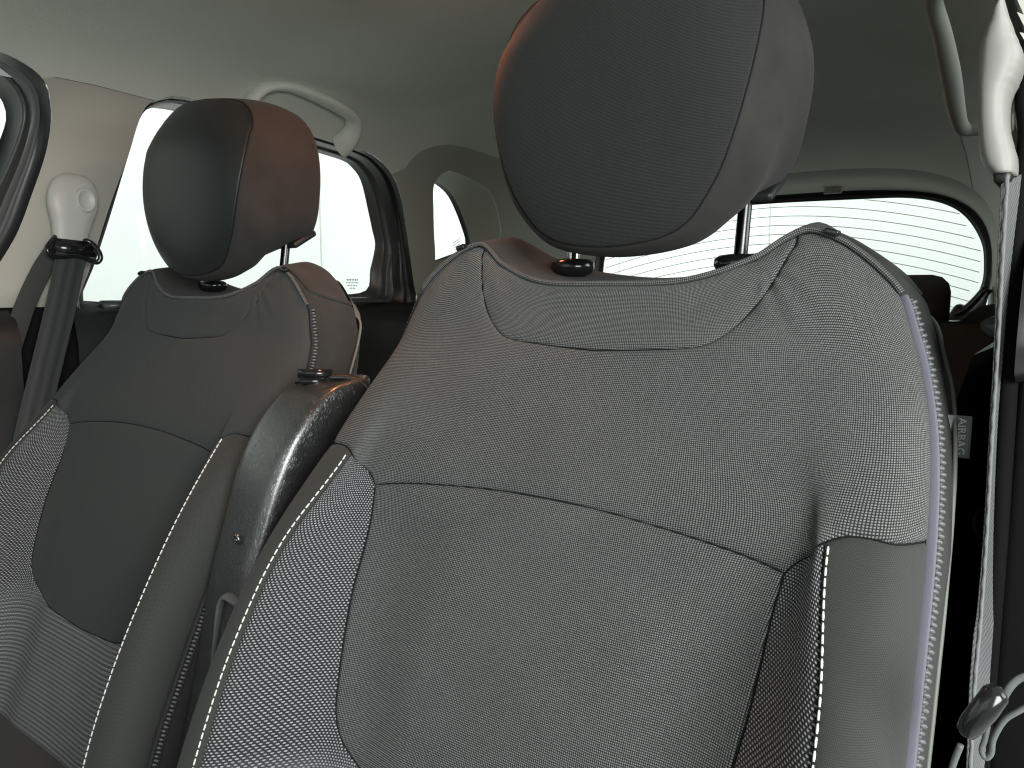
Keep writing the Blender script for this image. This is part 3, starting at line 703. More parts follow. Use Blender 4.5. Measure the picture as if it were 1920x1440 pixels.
def build_backrest(seat):
    pts = []; ed = []
    def add(P, closed=False):
        n = len(pts); pts.extend([(float(a), float(b)) for a, b in P]); m = len(P)
        ed.extend([(n+i, n+i+1) for i in range(m-1)])
        if closed: ed.append((n+m-1, n))
    vmax = VS[-1]
    add([(u, 0.0) for u in np.arange(-.41, .4101, .01)]+[(.41, v) for v in np.arange(.01, vmax, .012)]+[(u, vmax) for u in np.arange(.41, -.4101, -.01)]+[(-.41, v) for v in np.arange(vmax-.01, .005, -.012)], True)
    allseg = []
    for nm, P in SEAMS.items():
        add(P); allseg.append(np.array(P))
    add(topline); allseg.append(np.array(topline))
    # parallel rows beside each seam
    extra = []
    for P in allseg:
        t = np.gradient(P, axis=0); t /= (np.linalg.norm(t, axis=1)[:, None]+1e-12); nn = np.stack([-t[:, 1], t[:, 0]], 1)
        for d in (.0009, .0020, .0036, .0065):
            for s in (-1, 1): extra.append((P+nn*s*d, d))
    dens = [resample(P, .002) for P in allseg]; DA = np.concatenate(dens)
    cell = {}
    for p in DA: cell.setdefault((int(p[0]//.02), int(p[1]//.02)), []).append(p)
    cell = {k: np.array(v) for k, v in cell.items()}
    def nd(p):
        i, j = int(p[0]//.02), int(p[1]//.02); b = 9
        for a in (-1, 0, 1):
            for c in (-1, 0, 1):
                q = cell.get((i+a, j+c))
                if q is not None: b = min(b, np.min(np.hypot(q[:, 0]-p[0], q[:, 1]-p[1])))
        return b
    for Q, d in extra:
        for q in Q:
            if -.409 < q[0] < .409 and .001 < q[1] < vmax-.001 and nd(q) > d*.85: pts.append(tuple(q))
    for u in np.arange(-.405, .406, .007):
        for v in np.arange(.006, vmax-.004, .007 ):
            if v > VT+.15 and (int(round(v/.007)) % 3): continue
            if nd((u, v)) > .009: pts.append((u, v))
    v2, F = cdt(pts, ed)
    P3 = SS(v2[:, 0], v2[:, 1]); Nn = SN(v2[:, 0], v2[:, 1])
    dist = np.array([nd(p) for p in v2])
    # cushion puff between seams, narrow sunk groove at each seam, shallow wrinkles near the yoke
    front = v2[:, 1] < VT+.002
    disp = np.where(front, -.0020*np.exp(-(dist/.0013)**2)-.0022*np.exp(-dist/.007), 0)
    rng = np.random.RandomState(3)
    und = .0004*np.sin(v2[:, 0]*31+1.3)*np.sin(v2[:, 1]*24+.4)
    disp = disp+np.where(front, und, 0)
    # soft creases fanning from the peaks over the shoulders
    for sx in (-1, 1):
        c = np.array([sx*.20, VT-.005]); d = v2-c; r = np.hypot(d[:, 0], d[:, 1]); a = np.arctan2(d[:, 0]*sx, -d[:, 1])
        disp += np.where(front, .0010*np.sin(a*11)*np.exp(-((r-.035)/.03)**2), 0)
    P3 = P3+Nn*disp[:, None]+O
    # classification
    arc = list(SEAMS['arcL'])[::-1]+list(SEAMS['arcR']); cenpoly = list(SEAMS['arcL'])[::-1]+list(SEAMS['arcR'])[1:]+list(SEAMS['cenR'])[1:]+list(SEAMS['cenL'])[::-1][1:-1]
    yokpoly = list(SEAMS['yokL'])[::-1]+list(SEAMS['yokR'])[1:]
    lower = list(SEAMS['stitL'])[::-1]+list(SEAMS['joinL'])[::-1][1:]+list(SEAMS['arcL'])[::-1][1:]+list(SEAMS['arcR'])[1:]+list(SEAMS['joinR'])[1:]+list(SEAMS['stitR'])[1:]
    bolp = list(SEAMS['stitR'])[::-1]+list(SEAMS['bolR'])[1:]+[(.32, 0.0)]
    def bbox(P): P = np.array(P); return P.min(0), P.max(0)
    g = {k: [] for k in ('centre_panel', 'yoke_panel', 'insert', 'bolR', 'bolL', 'upper_panel', 'sideR', 'sideL', 'top_cover')}
    bolpL = mirror(bolp)
    for f in F:
        c = v2[list(f)].mean(0)
        if c[1] > VT: k = 'top_cover'
        elif c[0] > zipu(c[1]): k = 'sideR'
        elif c[0] < -zipu(c[1]): k = 'sideL'
        elif inpoly(c, cenpoly): k = 'centre_panel'
        elif inpoly(c, lower): k = 'insert'
        elif c[0] > 0 and inpoly(c, bolp): k = 'bolR'
        elif c[0] < 0 and inpoly(c, bolpL): k = 'bolL'
        elif inpoly(c, yokpoly): k = 'yoke_panel'
        else: k = 'upper_panel'
        g[k].append(f)
    info = {'upper_panel': ('upper_panel', M['weave']), 'yoke_panel': ('yoke_panel', M['weave']), 'centre_panel': ('centre_panel', M['weave']),
            'bolR': ('bolster', M['smooth']), 'bolL': ('bolster', M['smooth']), 'sideR': ('side_panel', M['sidecloth']), 'sideL': ('side_panel', M['sidecloth']),
            'insert': ('insert_panel', M['light'])}
    def part(fs, name, mat, parent, mats=None, sel=None):
        used = sorted({i for f in fs for i in f}); mp = {i: k for k, i in enumerate(used)}
        return mk(name, P3[used], [tuple(mp[i] for i in f) for f in fs], mat, parent, uv=v2[used], mats=mats,
                  fmat=[sel(v2[list(f)].mean(0)) for f in fs] if sel else None)
    back = part(g['top_cover'], 'backrest', M['sidecloth'], seat)
    for k, (nm, mt) in info.items():
        if k == 'insert':
            part(g[k], nm, M['light'], back)
        else: part(g[k], nm, mt, back)
    def on(P, lift=0.0):
        P = np.asarray(P, float); return SS(P[:, 0], P[:, 1])+SN(P[:, 0], P[:, 1])*lift+O
    # white stitching beside the insert seam, on the bolster
    for s in (-1, 1):
        st = MB(); P = np.array(SEAMS['stitR']); P = resample(P, .001)
        t = np.gradient(P, axis=0); t /= np.linalg.norm(t, axis=1)[:, None]; nn = np.stack([-t[:, 1], t[:, 0]], 1)
        Q = P+nn*.0042; Q[:, 0] *= s
        R3 = resample(on(Q, -.0006), .0008); step = int(round(.0072/.0008)); ln = int(round(.0056/.0008))
        for i in range(4, len(R3)-step, step):
            sgm = R3[i:i+ln+1]; m_ = len(sgm); rr = [.00085*(.45+.55*math.sin(math.pi*(k+.5)/m_)**.5) for k in range(m_)]
            wob = np.array([0, 0, 0]); st.tube(sgm+wob, rr, 6)
        st.build('stitching', M['thread'], back)
    # thin dark lines laid in the grooves, seam shade put in as colour
    jobs = [list(SEAMS[n_+'L'])[::-1]+list(SEAMS[n_+'R'])[1:] for n_ in ('arc', 'yok')]+[list(SEAMS['cenL'])+list(SEAMS['cenR'])[::-1][1:]]+[SEAMS[n_+s_] for n_ in ('join', 'bol') for s_ in 'LR']
    for job in jobs:
        sd = MB(); sd.tube(on(resample(job, .004), -.0035), .00075, 5); sd.build('seam_shade', M['seamshade'], back)
    # rolled edge along the top of the cover
    mb = MB(); tp = [(u, VT+.0005) for u in np.arange(-.256, .2561, .004)]
    ed_z = [(zipu(v), v) for v in np.arange(VT-.022, VT, .003)]
    tp = [(-a, b) for a, b in ed_z]+tp+ed_z[::-1]
    mb.tube(on(tp, .0004), .0024, 10); e = mb.build('edge_piping', M['weave'], back)
    # zips
    for s in (-1, 1):
        vz = np.arange(0.0, VT-.001, .004)
        R3 = resample(on([((zipu(v)+.0052)*s, v) for v in vz], .0024), .0043)
        zt = MB()
        vt_ = [v for v in vz if v < VT-.020]
        A = [((zipu(v)-.0010)*s, v) for v in vt_]; B = [((zipu(v)+.0026)*s, v) for v in vt_]
        D = [((zipu(v)+.0085)*s, v) for v in vt_]; E_ = [((zipu(v)+.0115)*s, v) for v in vt_]
        for (P_, Q_, la, lb) in ((A, B, .0020, .0022), (D, E_, .0018, .0012)):
            A3 = on(P_, la); B3 = on(Q_, lb); A0 = on(P_, -.003); B0 = on(Q_, -.003); mid = (A3+B3)/2+(A3-A0)*.22
            V = [p for k in range(len(A3)) for p in (A0[k], A3[k], mid[k], B3[k], B0[k])]
            zt.add(V, [(5*k+j, 5*k+j+1, 5*k+6+j, 5*k+5+j) for k in range(len(A3)-1) for j in range(4)])
        z = zt.build('zip', M['tape'] if s > 0 else M['darktape'], back)
        te = MB(); R3s = R3; R3 = resample(on([((zipu(v)+.0052)*s, v) for v in vt_], .0024), .0043)
        for k, p in enumerate(R3[1:-1]):
            tt = R3[k+2]-R3[k]; tt /= np.linalg.norm(tt); nn_ = np.array([s*.55, -.8, .2]); nn_ -= tt*(nn_@tt); nn_ /= np.linalg.norm(nn_); sd_ = np.cross(tt, nn_)
            te.ell(p+nn_*.0006+sd_*(.0005 if k % 2 else -.0005), (.0033, .0016, .0023), 8, 5, rot=np.stack([sd_, tt, nn_], 1))
        te.build('zip_teeth', M['teeth'], z)
        sl = MB(); p = R3s[-1]; sl.box(p+np.array([-s*.006, 0, .003]), (.011, .009, .005), rot=Matrix.Rotation(s*.3, 3, 'Y'), bev=.0015); sl.build('zip_slider', M['gloss'], z)
    # grey shell behind the side panels
    rr = [13, 14, 15, 16]; rows = []
    for r in rr:
        row = []
        for c in range(13):
            p = full[r, c].copy(); k = abs(c-6)/6; p[1] += .004+.010*(1-k); p[0] *= 1.006; p[2] += -.004*(r == 13)
            if k == 1: p[1] -= .004
            row.append(p+O)
        rows.append(row)
    P = np.array(rows); n1 = 13
    # refine rows
    out = []
    for c in range(13): out.append(smoothpath(P[:, c], 8))
    Q = np.array(out); Q2 = np.array([smoothpath(Q[:, r], 3) for r in range(Q.shape[1])])
    a, b = Q2.shape[:2]
    mk('back_shell', Q2.reshape(-1, 3), [(i*b+j, i*b+j+1, (i+1)*b+j+1, (i+1)*b+j) for i in range(a-1) for j in range(b-1)], M['shell'], back)
    for s in (0, b-1):
        t_ = MB(); t_.tube(Q2[:, s], .0018, 8); t_.build('shell_edge', M['shell'], back)
    return back

def headrest(seat, mat_front, mat_side):
    c = O
    seam = [(0, .013), (.047, .018), (.075, .031), (.098, .060), (.111, .088), (.122, .125), (.1285, .165), (.128, .200), (.117, .232), (.090, .251), (.05, .258), (0, .260)]
    backo = [(0, .058), (.047, .060), (.085, .064), (.112, .073), (.127, .095), (.134, .125), (.138, .160), (.134, .195), (.119, .228), (.090, .250), (.05, .262), (0, .266)]
    def loop(P):
        P = np.array(P); L_ = np.concatenate([P, P[1:-1][::-1]*[-1, 1]]); return resample(np.vstack([cl(L_, 8), cl(L_, 8)[:1]]), .001)
    a = loop(seam); b = loop(backo); n = 160
    def nres(P): return P[np.linspace(0, len(P)-1, n, endpoint=False).astype(int)]
    a = nres(a); b = nres(b)
    def fy(x, z):
        r2 = min(1.3, (x/.13)**2+((z-.135)/.128)**2)
        return -.108+.010*r2+.012*r2**3+.012*max(z-.2, 0)/.06
    cz = .14
    rings = []; tags = []
    for r in (0.02, .15, .3, .45, .6, .72, .82, .9, .95, .98, .992): rings.append([(p[0]*r, fy(p[0]*r, cz+(p[1]-cz)*r), cz+(p[1]-cz)*r) for p in a])
    kf = len(rings)
    rings.append([(p[0], fy(*p)+.0022, p[1]) for p in a])            # seam groove
    for k, t in enumerate((.02, .06, .14, .26, .40, .55, .70, .82, .91, .96, .985)):
        row = []
        for p, q in zip(a, b):
            x = p[0]*(1-t)+q[0]*t; z = p[1]*(1-t)+q[1]*t; bul = .0095*math.sin(math.pi*min(t, 1))**.8
            m = math.hypot(x, z-cz)+1e-9; x += x/m*bul*.75; z += (z-cz)/m*bul*(.7 if z > cz else .85*(1-t)**.6)
            if z < cz:
                kk = math.sin(math.pi*min(t/.55, 1)); z -= .0145*kk*((cz-z)/m)**.7; x *= 1+.085*kk*min(1, (cz-z)/.06)
            y0 = fy(*p); y = y0+(.036-y0)*t
            row.append((x, y, z))
        rings.append(row)
    ks = len(rings)
    for r, yy in ((.97, .042), (.9, .050), (.75, .056), (.5, .060), (.25, .061), (.02, .061)): rings.append([(q[0]*r, yy, cz+(q[1]-cz)*r) for q in b])
    V = np.array([p for r_ in rings for p in r_])
    def grid(i0, i1):
        return [(j*n+i, j*n+(i+1) % n, (j+1)*n+(i+1) % n, (j+1)*n+i) for j in range(i0, i1) for i in range(n)]
    def part(name, i0, i1, mat, parent, cap=None):
        vv = V[i0*n:(i1+1)*n]+c; F = [(j*n+i, j*n+(i+1) % n, (j+1)*n+(i+1) % n, (j+1)*n+i) for j in range(i1-i0) for i in range(n)]
        if cap == 0: F.append(tuple(range(n))[::-1])
        if cap == 1: F.append(tuple((i1-i0)*n+i for i in range(n)))
        loc = V[i0*n:(i1+1)*n]
        if mat is mat_front: uv = [(p[0], p[2]) for p in loc]
        else: uv = [((k//n)*.011+.001*k*0, (k % n)*(.80/n)) for k in range(len(loc))]
        return mk(name, vv, F, mat, parent, uv=uv)
    hr = part('headrest', kf, len(rings)-1, mat_side, seat, 1)
    part('front_panel', 0, kf, mat_front, hr, 0)
    th = MB(); th.tube(np.array([(p[0]+c[0], fy(*p)+.0012+c[1], p[1]+c[2]) for p in np.vstack([a, a[:1]])]), .0008, 5); th.build('seam_shade', M['seamshade'], hr)  # dark line puts the headrest groove's shade in as colour
    for s in (-1, 1):
        po = MB(); po.tube([(s*.09+c[0], -.012+c[1], -.08+c[2]), (s*.09+c[0], .0+c[1], .0+c[2]), (s*.09+c[0], .009+c[1], .055+c[2]), (s*.09+c[0], .018+c[1], .12+c[2])], .0063, 16)
        po.build('post', M['chrome'] if s < 0 else M['steel'], hr)  # right post given a darker metal, its shade put into the colour
        co = MB()
        prof = [(.0125, -.012), (.019, -.008), (.0215, -.003), (.021, .003), (.017, .006), (.009, .0072)]
        n2 = 24; VV = [(c[0]+s*.09+r_*math.cos(2*math.pi*k/n2)*1.1, c[1]+r_*math.sin(2*math.pi*k/n2), c[2]+z_) for r_, z_ in prof for k in range(n2)]
        co.add(VV, [(j*n2+k, j*n2+(k+1) % n2, (j+1)*n2+(k+1) % n2, (j+1)*n2+k) for j in range(5) for k in range(n2)]+[tuple(5*n2+k for k in range(n2))])
        co.build('collar', M['gloss'], hr)
    # plastic cup under the back edge
    cu = MB(); cu.box((c[0]+.09, c[1]+.028, c[2]+.067), (.048, .046, .010), rot=Matrix.Rotation(.50, 3, 'X'), bev=.004); cu.build('post_guide', M['black'], hr)
    cu = MB(); cu.box((c[0]-.09, c[1]+.028, c[2]+.067), (.048, .046, .010), rot=Matrix.Rotation(.50, 3, 'X'), bev=.004); cu.build('post_guide', M['black'], hr)
    return hr

def cushion(seat):
    # seat base: lofted rounded pad in front of the backrest
    rows = []; n = 41
    for y, zt in ((-.16, -.66), (-.28, -.625), (-.345, -.60), (-.42, -.600), (-.55, -.612), (-.68, -.60), (-.80, -.60), (-.86, -.63), (-.875, -.70)):
        row = []
        for k in range(n):
            t = -1+2*k/(n-1); x = .285*math.sin(t*math.pi/2)
            edge = abs(t); z = zt+.035*math.exp(-((edge-.72)/.16)**2)-(.12*max(0, (edge-.86)/.14)**2)
            row.append((x+O[0], y+O[1], z+O[2]))
        rows.append(row)
    rows = [r for r in np.array([smoothpath(np.array(rows)[:, k], 5) for k in range(n)]).transpose(1, 0, 2)]
    V = np.array(rows).reshape(-1, 3); m = len(rows)
    V = np.vstack([V, V*[1, 1, 0]+[0, 0, -.84]]); off = m*n
    F = [(j*n+k, j*n+k+1, (j+1)*n+k+1, (j+1)*n+k) for j in range(m-1) for k in range(n-1)]
    for j in range(m-1):
        for k in (0, n-1): F.append((j*n+k, (j+1)*n+k, off+(j+1)*n+k, off+j*n+k))
    for k in range(n-1): F.append(((m-1)*n+k, (m-1)*n+k+1, off+(m-1)*n+k+1, off+(m-1)*n+k))
    return mk('seat_cushion', V, F, M['smooth'], seat, uv=[(p[0], p[1]) for p in V])

TF = np.array([-.704, .026, -.018])
driver = empty('front_seat', (O[0], O[1]-.35, H+O[2]-.9)); tag(driver, 'large nearer front seat with woven grey upper panel, zip edge and tag', 'car seat', 'front seats of the car')
back = build_backrest(driver); headrest(driver, M['head'], M['headside']); cushion(driver)

def copy_tree(o, parent=None):
    c_ = o.copy(); C.objects.link(c_); c_.parent = parent
    for ch in list(o.children): copy_tree(ch, c_)
    return c_
passenger = copy_tree(driver)
passenger.location = Vector(driver.location)+Vector(TF.tolist())
tag(passenger, 'farther front seat beside the window, its headrest side lit brown', 'car seat', 'front seats of the car')
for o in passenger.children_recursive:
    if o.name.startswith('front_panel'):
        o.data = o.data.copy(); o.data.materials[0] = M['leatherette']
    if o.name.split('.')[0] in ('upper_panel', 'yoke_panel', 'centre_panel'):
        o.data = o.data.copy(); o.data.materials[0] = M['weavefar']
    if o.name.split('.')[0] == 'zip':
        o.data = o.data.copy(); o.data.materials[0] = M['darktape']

# parts only the nearer seat has: folded armrest and airbag tag
def armrest():
    # spine of the folded armrest: (centre x, front y, z, half width, depth)
    st = [(-.716, .380, -.60, .030, .10), (-.716, .398, -.50, .033, .105), (-.716, .428, -.40, .036, .11), (-.714, .446, -.32, .038, .115), (-.712, .466, -.26, .040, .12), (-.710, .487, -.20, .042, .12), (-.707, .512, -.155, .042, .11), (-.706, .543, -.125, .040, .085), (-.705, .568, -.111, .035, .06), (-.704, .592, -.107, .024, .03)]
    P = smoothpath(st, 6); n = 36; V = []
    for cx_, fy_, z_, hw, dp in P:
        for k in range(n):
            a = 2*math.pi*k/n; ca, sa = math.cos(a), math.sin(a)
            ex = 2/6.0
            x = hw*abs(ca)**ex*(1 if ca > 0 else -1); y = dp/2*abs(sa)**ex*(1 if sa > 0 else -1)
            V.append((cx_+x, fy_+dp/2+y, z_+(y+dp/2)*.12))
    m = len(P); F = [(j*n+k, j*n+(k+1) % n, (j+1)*n+(k+1) % n, (j+1)*n+k) for j in range(m-1) for k in range(n)]+[tuple((m-1)*n+k for k in range(n)), tuple(range(n))[::-1]]
    ar = mk('armrest', V, F, M['leather'], driver)
    sc = MB(); c = np.array([-.7055, .4605, -.266])
    prof = [(.0052, .0), (.0052, -.0016), (.0042, -.0024), (.0034, -.0016), (.0030, -.0016)]
    nn = 20; VV = [(c[0]+r_*math.cos(2*math.pi*k/nn), c[1]+y_, c[2]+r_*math.sin(2*math.pi*k/nn)*1.1) for r_, y_ in prof for k in range(nn)]
    sc.add(VV, [(j*nn+k, j*nn+(k+1) % nn, (j+1)*nn+(k+1) % nn, (j+1)*nn+k) for j in range(4) for k in range(nn)]+[tuple(4*nn+k for k in range(nn))])
    sc.box(c+np.array([0, -.0022, 0]), (.0062, .0014, .0011)); sc.build('screw', M['chrome'], ar)
    hg = MB()
    hg.tube([(-.728, .565, -.0985), (-.698, .590, -.099)], .0052, 12); hg.tube([(-.727, .560, -.1075), (-.701, .585, -.1075)], .0035, 10)
    hg.box((-.716, .577, -.104), (.028, .006, .014), rot=Matrix.Rotation(.7, 3, 'Z'), bev=.0015)
    hg.build('hinge', M['gloss'], ar)
    lid = MB(); lid.tube(smoothpath([(-.701, .588, -.103), (-.685, .603, -.104), (-.668, .615, -.113), (-.655, .62, -.135)], 6), [.006]*19, 10, flat=.6); lid.build('hinge_strap', M['black'], ar)
    bk = MB(); bk.tube(smoothpath([(-.718, .431, -.420), (-.714, .4365, -.370), (-.710, .440, -.334), (-.702, .441, -.322), (-.690, .442, -.322), (-.670, .444, -.328)], 6), .0065, 12, flat=.45)
    bk.build('bracket', M['greyrubber'], ar)
armrest()
def airbag_tag():
    # small folded satin label sewn into the side seam
    x0, x1, y, zt, zb = -.0790, -.0585, .660, -.094, -.125
    n = 9; V = []; 
    for s in (0, 1):
        for j in range(n):
            t = j/(n-1)
            for z, dz in ((zt, -.0015*t), (zb, -.0030*t)):
                V.append((x0+(x1-x0)*t, y-.012+.013*t+.0010*math.sin(t*3)+s*.0008, z+dz))
    F = [(2*j, 2*j+2, 2*j+3, 2*j+1) for j in range(n-1)]+[(2*n+2*j+1, 2*n+2*j+3, 2*n+2*j+2, 2*n+2*j) for j in range(n-1)]+[(0, 1, 2*n+1, 2*n), (2*n-2, 4*n-2, 4*n-1, 2*n-1)]
    for j in range(n-1): F += [(2*j, 2*n+2*j, 2*n+2*j+2, 2*j+2), (2*j+1, 2*j+3, 2*n+2*j+3, 2*n+2*j+1)]
    tg = mk('airbag_tag', V, F, M['tagcloth'], driver)
    cu = bpy.data.curves.new('lettering', 'FONT'); cu.body = 'AIRBAG'; cu.size = .0082; cu.align_x = 'CENTER'; cu.align_y = 'CENTER'; cu.extrude = .0001; cu.offset = .0001
    o = bpy.data.objects.new('tmp_text', cu); C.objects.link(o); bpy.context.view_layer.update()
    me = bpy.data.meshes.new_from_object(o.evaluated_get(bpy.context.evaluated_depsgraph_get())); bpy.data.objects.remove(o)
    R = Matrix.Rotation(math.radians(90), 4, 'X') @ Matrix.Rotation(math.radians(-90), 4, 'Z')
    me.transform(R); me.materials.clear(); me.materials.append(M['white'])
    lo = bpy.data.objects.new('lettering', me); C.objects.link(lo); lo.parent = tg
    base = root_loc(tg); lo.rotation_euler = (0, 0, math.atan2(.013, .020)); lo.location = (-.0645-base[0], y-.0052-base[1], -.1105+H-base[2])
airbag_tag()

# ------------------------------------------------------------------ seat belts
def ribbon(mb, pts, width_dir, w, th=.0012):
    P = resample(smoothpath(pts, 8), .006); wd = smoothpath(width_dir, 8) if len(width_dir) > 1 else np.array([width_dir[0]]*len(P))
    k = np.linspace(0, len(wd)-1, len(P)).astype(int); wd = wd[k]
    V = []; uv = []; acc = 0
    for i, p in enumerate(P):
        t = P[min(i+1, len(P)-1)]-P[max(i-1, 0)]; t /= np.linalg.norm(t); d = wd[i]-t*(wd[i]@t); d /= np.linalg.norm(d); nn = np.cross(t, d)
        if i: acc += np.linalg.norm(P[i]-P[i-1])
        for a, b in ((-.5, 0), (-.46, -.5), (.46, -.5), (.5, 0), (.46, .5), (-.46, .5)):
            V.append(p+d*a*w+nn*b*th); uv.append((acc, a*w))
    m = len(P); F = [(j*6+k_, j*6+(k_+1) % 6, (j+1)*6+(k_+1) % 6, (j+1)*6+k_) for j in range(m-1) for k_ in range(6)]
    mb.add(V, F, uv)
def belt_hardware(sg, root, dz=0, dx=0):
    """height adjuster cover and ring on the pillar"""
    def q(lat, y, z): return np.array([XC+sg*(lat-dx), y, z+dz])
    # teardrop cover, lofted along z: (z, y centre, half width y, depth)
    prof = [(.186, .602, .006, .008), (.182, .602, .020, .016), (.172, .600, .031, .024), (.155, .597, .037, .029), (.138, .595, .038, .031), (.122, .594, .035, .031), (.106, .592, .030, .029), (.090, .590, .027, .027), (.074, .588, .025, .024), (.068, .588, .022, .018)]
    P = smoothpath(prof, 4); n = 32; V = []
    for z_, yc, hw, dp in P:
        for k in range(n):
            a = 2*math.pi*k/n; ca, sa = math.cos(a), math.sin(a); ex = 2/2.6
            V.append(q(.655-dp*(.5+.5*abs(sa)**ex*(1 if sa > 0 else -1)), yc+hw*abs(ca)**ex*(1 if ca > 0 else -1), z_))
    m = len(P); F = [(j*n+k, j*n+(k+1) % n, (j+1)*n+(k+1) % n, (j+1)*n+k) for j in range(m-1) for k in range(n)]+[tuple(range(n))[::-1], tuple((m-1)*n+k for k in range(n))]
    cov = mk('adjuster_cover', V, F, M['trimlight'], root)
    # round dished button
    bt = MB(); c = q(.6225, .609, .142); nn = 28
    pr = [(.0175, -.003), (.0165, .0018), (.0145, .0026), (.0125, .0012), (.0095, -.0006), (.005, -.0015), (.0005, -.0016)]
    VV = [c+np.array([-sg*h_, r_*math.cos(2*math.pi*k/nn)*.92, r_*math.sin(2*math.pi*k/nn)*1.15]) for r_, h_ in pr for k in range(nn)]
    bt.add(VV, [(j*nn+k, j*nn+(k+1) % nn, (j+1)*nn+(k+1) % nn, (j+1)*nn+k) for j in range(6) for k in range(nn)]+[tuple(6*nn+k for k in range(nn))]); bt.build('release_button', M['trimlight'], root)
    # ring
    rg = MB(); lp = [(.640, .567, .083), (.628, .553, .072), (.622, .545, .062), (.622, .549, .052), (.624, .565, .050), (.626, .590, .052), (.626, .610, .046), (.624, .621, .043), (.622, .626, .052), (.626, .622, .066), (.634, .610, .078)]
    rg.tube(smoothpath([q(*p) for p in lp+[lp[0]]], 5), .0042, 10); 
    rg.add([q(.629, .557, .08), q(.629, .616, .076), q(.627, .622, .05), q(.627, .552, .055), q(.634, .557, .08), q(.634, .616, .076), q(.634, .622, .05), q(.634, .552, .055)], [(0, 1, 2, 3), (4, 7, 6, 5), (0, 4, 5, 1), (1, 5, 6, 2), (2, 6, 7, 3), (3, 7, 4, 0)])
    rg.build('belt_ring', M['gloss'], root)
    gr = MB(); lp = [(.6545, .604, .150), (.6545, .604, .20), (.655, .606, .208), (.655, .618, .211), (.655, .630, .208), (.6545, .634, .200), (.6545, .630, .150)]
    gr.tube(smoothpath([q(a+.003, b+.0, c_+.02) for a, b, c_ in lp], 5), .0014, 6); gr.build('slot_line', M['trim'], root)
belt1 = empty('seat_belt', (XC-.62, .58, H+.06)); tag(belt1, 'black seat belt hanging from a pale cover on the far door pillar', 'seat belt', 'front seat belts')
belt_hardware(-1, belt1, dx=.007)
mb = MB(); ribbon(mb, [(XC-.624, .585, .058), (XC-.617, .578, .040), (XC-.613, .555, -.04), (XC-.610, .527, -.13), (XC-.606, .500, -.215), (XC-.60, .47, -.32), (XC-.59, .42, -.50), (XC-.58, .38, -.70)], [(0, 1, -.18)], .046)
mb.build('webbing', M['belt'], belt1)
mb = MB(); ribbon(mb, [(XC-.632, .560, .056), (XC-.640, .540, .02), (XC-.645, .510, -.05), (XC-.648, .48, -.16), (XC-.65, .45, -.40), (XC-.65, .44, -.7)], [(0, 1, -.3)], .030)
mb.build('retractor_webbing', M['black_cloth'], belt1)
belt2 = empty('seat_belt', (-.05, .62, H+.06)); tag(belt2, 'grey edged seat belt hanging down right beside the near seat zip', 'seat belt', 'front seat belts')
def near_cover():
    left = [(-.0545, .184), (-.0632, .168), (-.0656, .1588), (-.0658, .1388), (-.0644, .1185), (-.0622, .098), (-.0586, .084), (-.0526, .0748)]
    right = [(-.0535, .184), (-.0466, .1586), (-.0411, .1447), (-.0430, .1370), (-.0471, .1277), (-.0460, .106), (-.0405, .0821), (-.0400, .0735)]
    L_ = resample(smoothpath(left, 6), .002); n_ = len(L_); R_ = smoothpath(right, 6); R_ = R_[np.linspace(0, len(R_)-1, n_).astype(int)]
    V = []; m = 24
    for a, b in zip(L_, R_):
        c = (a+b)/2; hw = abs(b[0]-a[0])/2+.0003
        for k in range(m):
            t = 2*math.pi*k/m; ex = 2/3.2; x = hw*abs(math.cos(t))**ex*(1 if math.cos(t) > 0 else -1); y = .034*abs(math.sin(t))**ex*(1 if math.sin(t) > 0 else -1)
            V.append((c[0]+x, .622+y, c[1]))
    F = [(j*m+k, j*m+(k+1) % m, (j+1)*m+(k+1) % m, (j+1)*m+k) for j in range(n_-1) for k in range(m)]+[tuple(range(m))[::-1], tuple((n_-1)*m+k for k in range(m))]
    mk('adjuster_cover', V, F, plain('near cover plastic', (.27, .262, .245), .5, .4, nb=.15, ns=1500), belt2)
    bt = MB(); bt.box((-.0465, .615, .0725), (.010, .04, .010), bev=.003); bt.build('belt_slot', M['black'], belt2)
near_cover()
mb = MB(); pts = [(-.0418, .610, .0716), (-.0419, .625, .0147), (-.0413, .635, -.0406), (-.0410, .640, -.0982), (-.0391, .635, -.1754), (-.0378, .620, -.2302), (-.0369, .600, -.2618), (-.0335, .570, -.3203), (-.031, .55, -.42), (-.030, .53, -.60)]
ribbon(mb, pts, [(.17, 1, 0), (.12, 1, 0), (.14, 1, 0), (.10, 1, 0), (.10, 1, 0)], .047, .0016); w2 = mb.build('webbing', M['beltgrey'], belt2)
# pale rolled selvedge on the front edge of the webbing
sp_ = resample(smoothpath(pts, 8), .0030); ed_ = MB()
ed_.tube([p+np.array([-.0012-.0002*math.sin(i*1.3), -.0232, 0]) for i, p in enumerate(sp_)], [.0013+.0002*math.sin(i*1.3) for i in range(len(sp_))], 7); ed_.build('selvedge', plain('pale belt edge', (.17, .173, .173), .6, .4, nb=.6, ns=900), belt2)

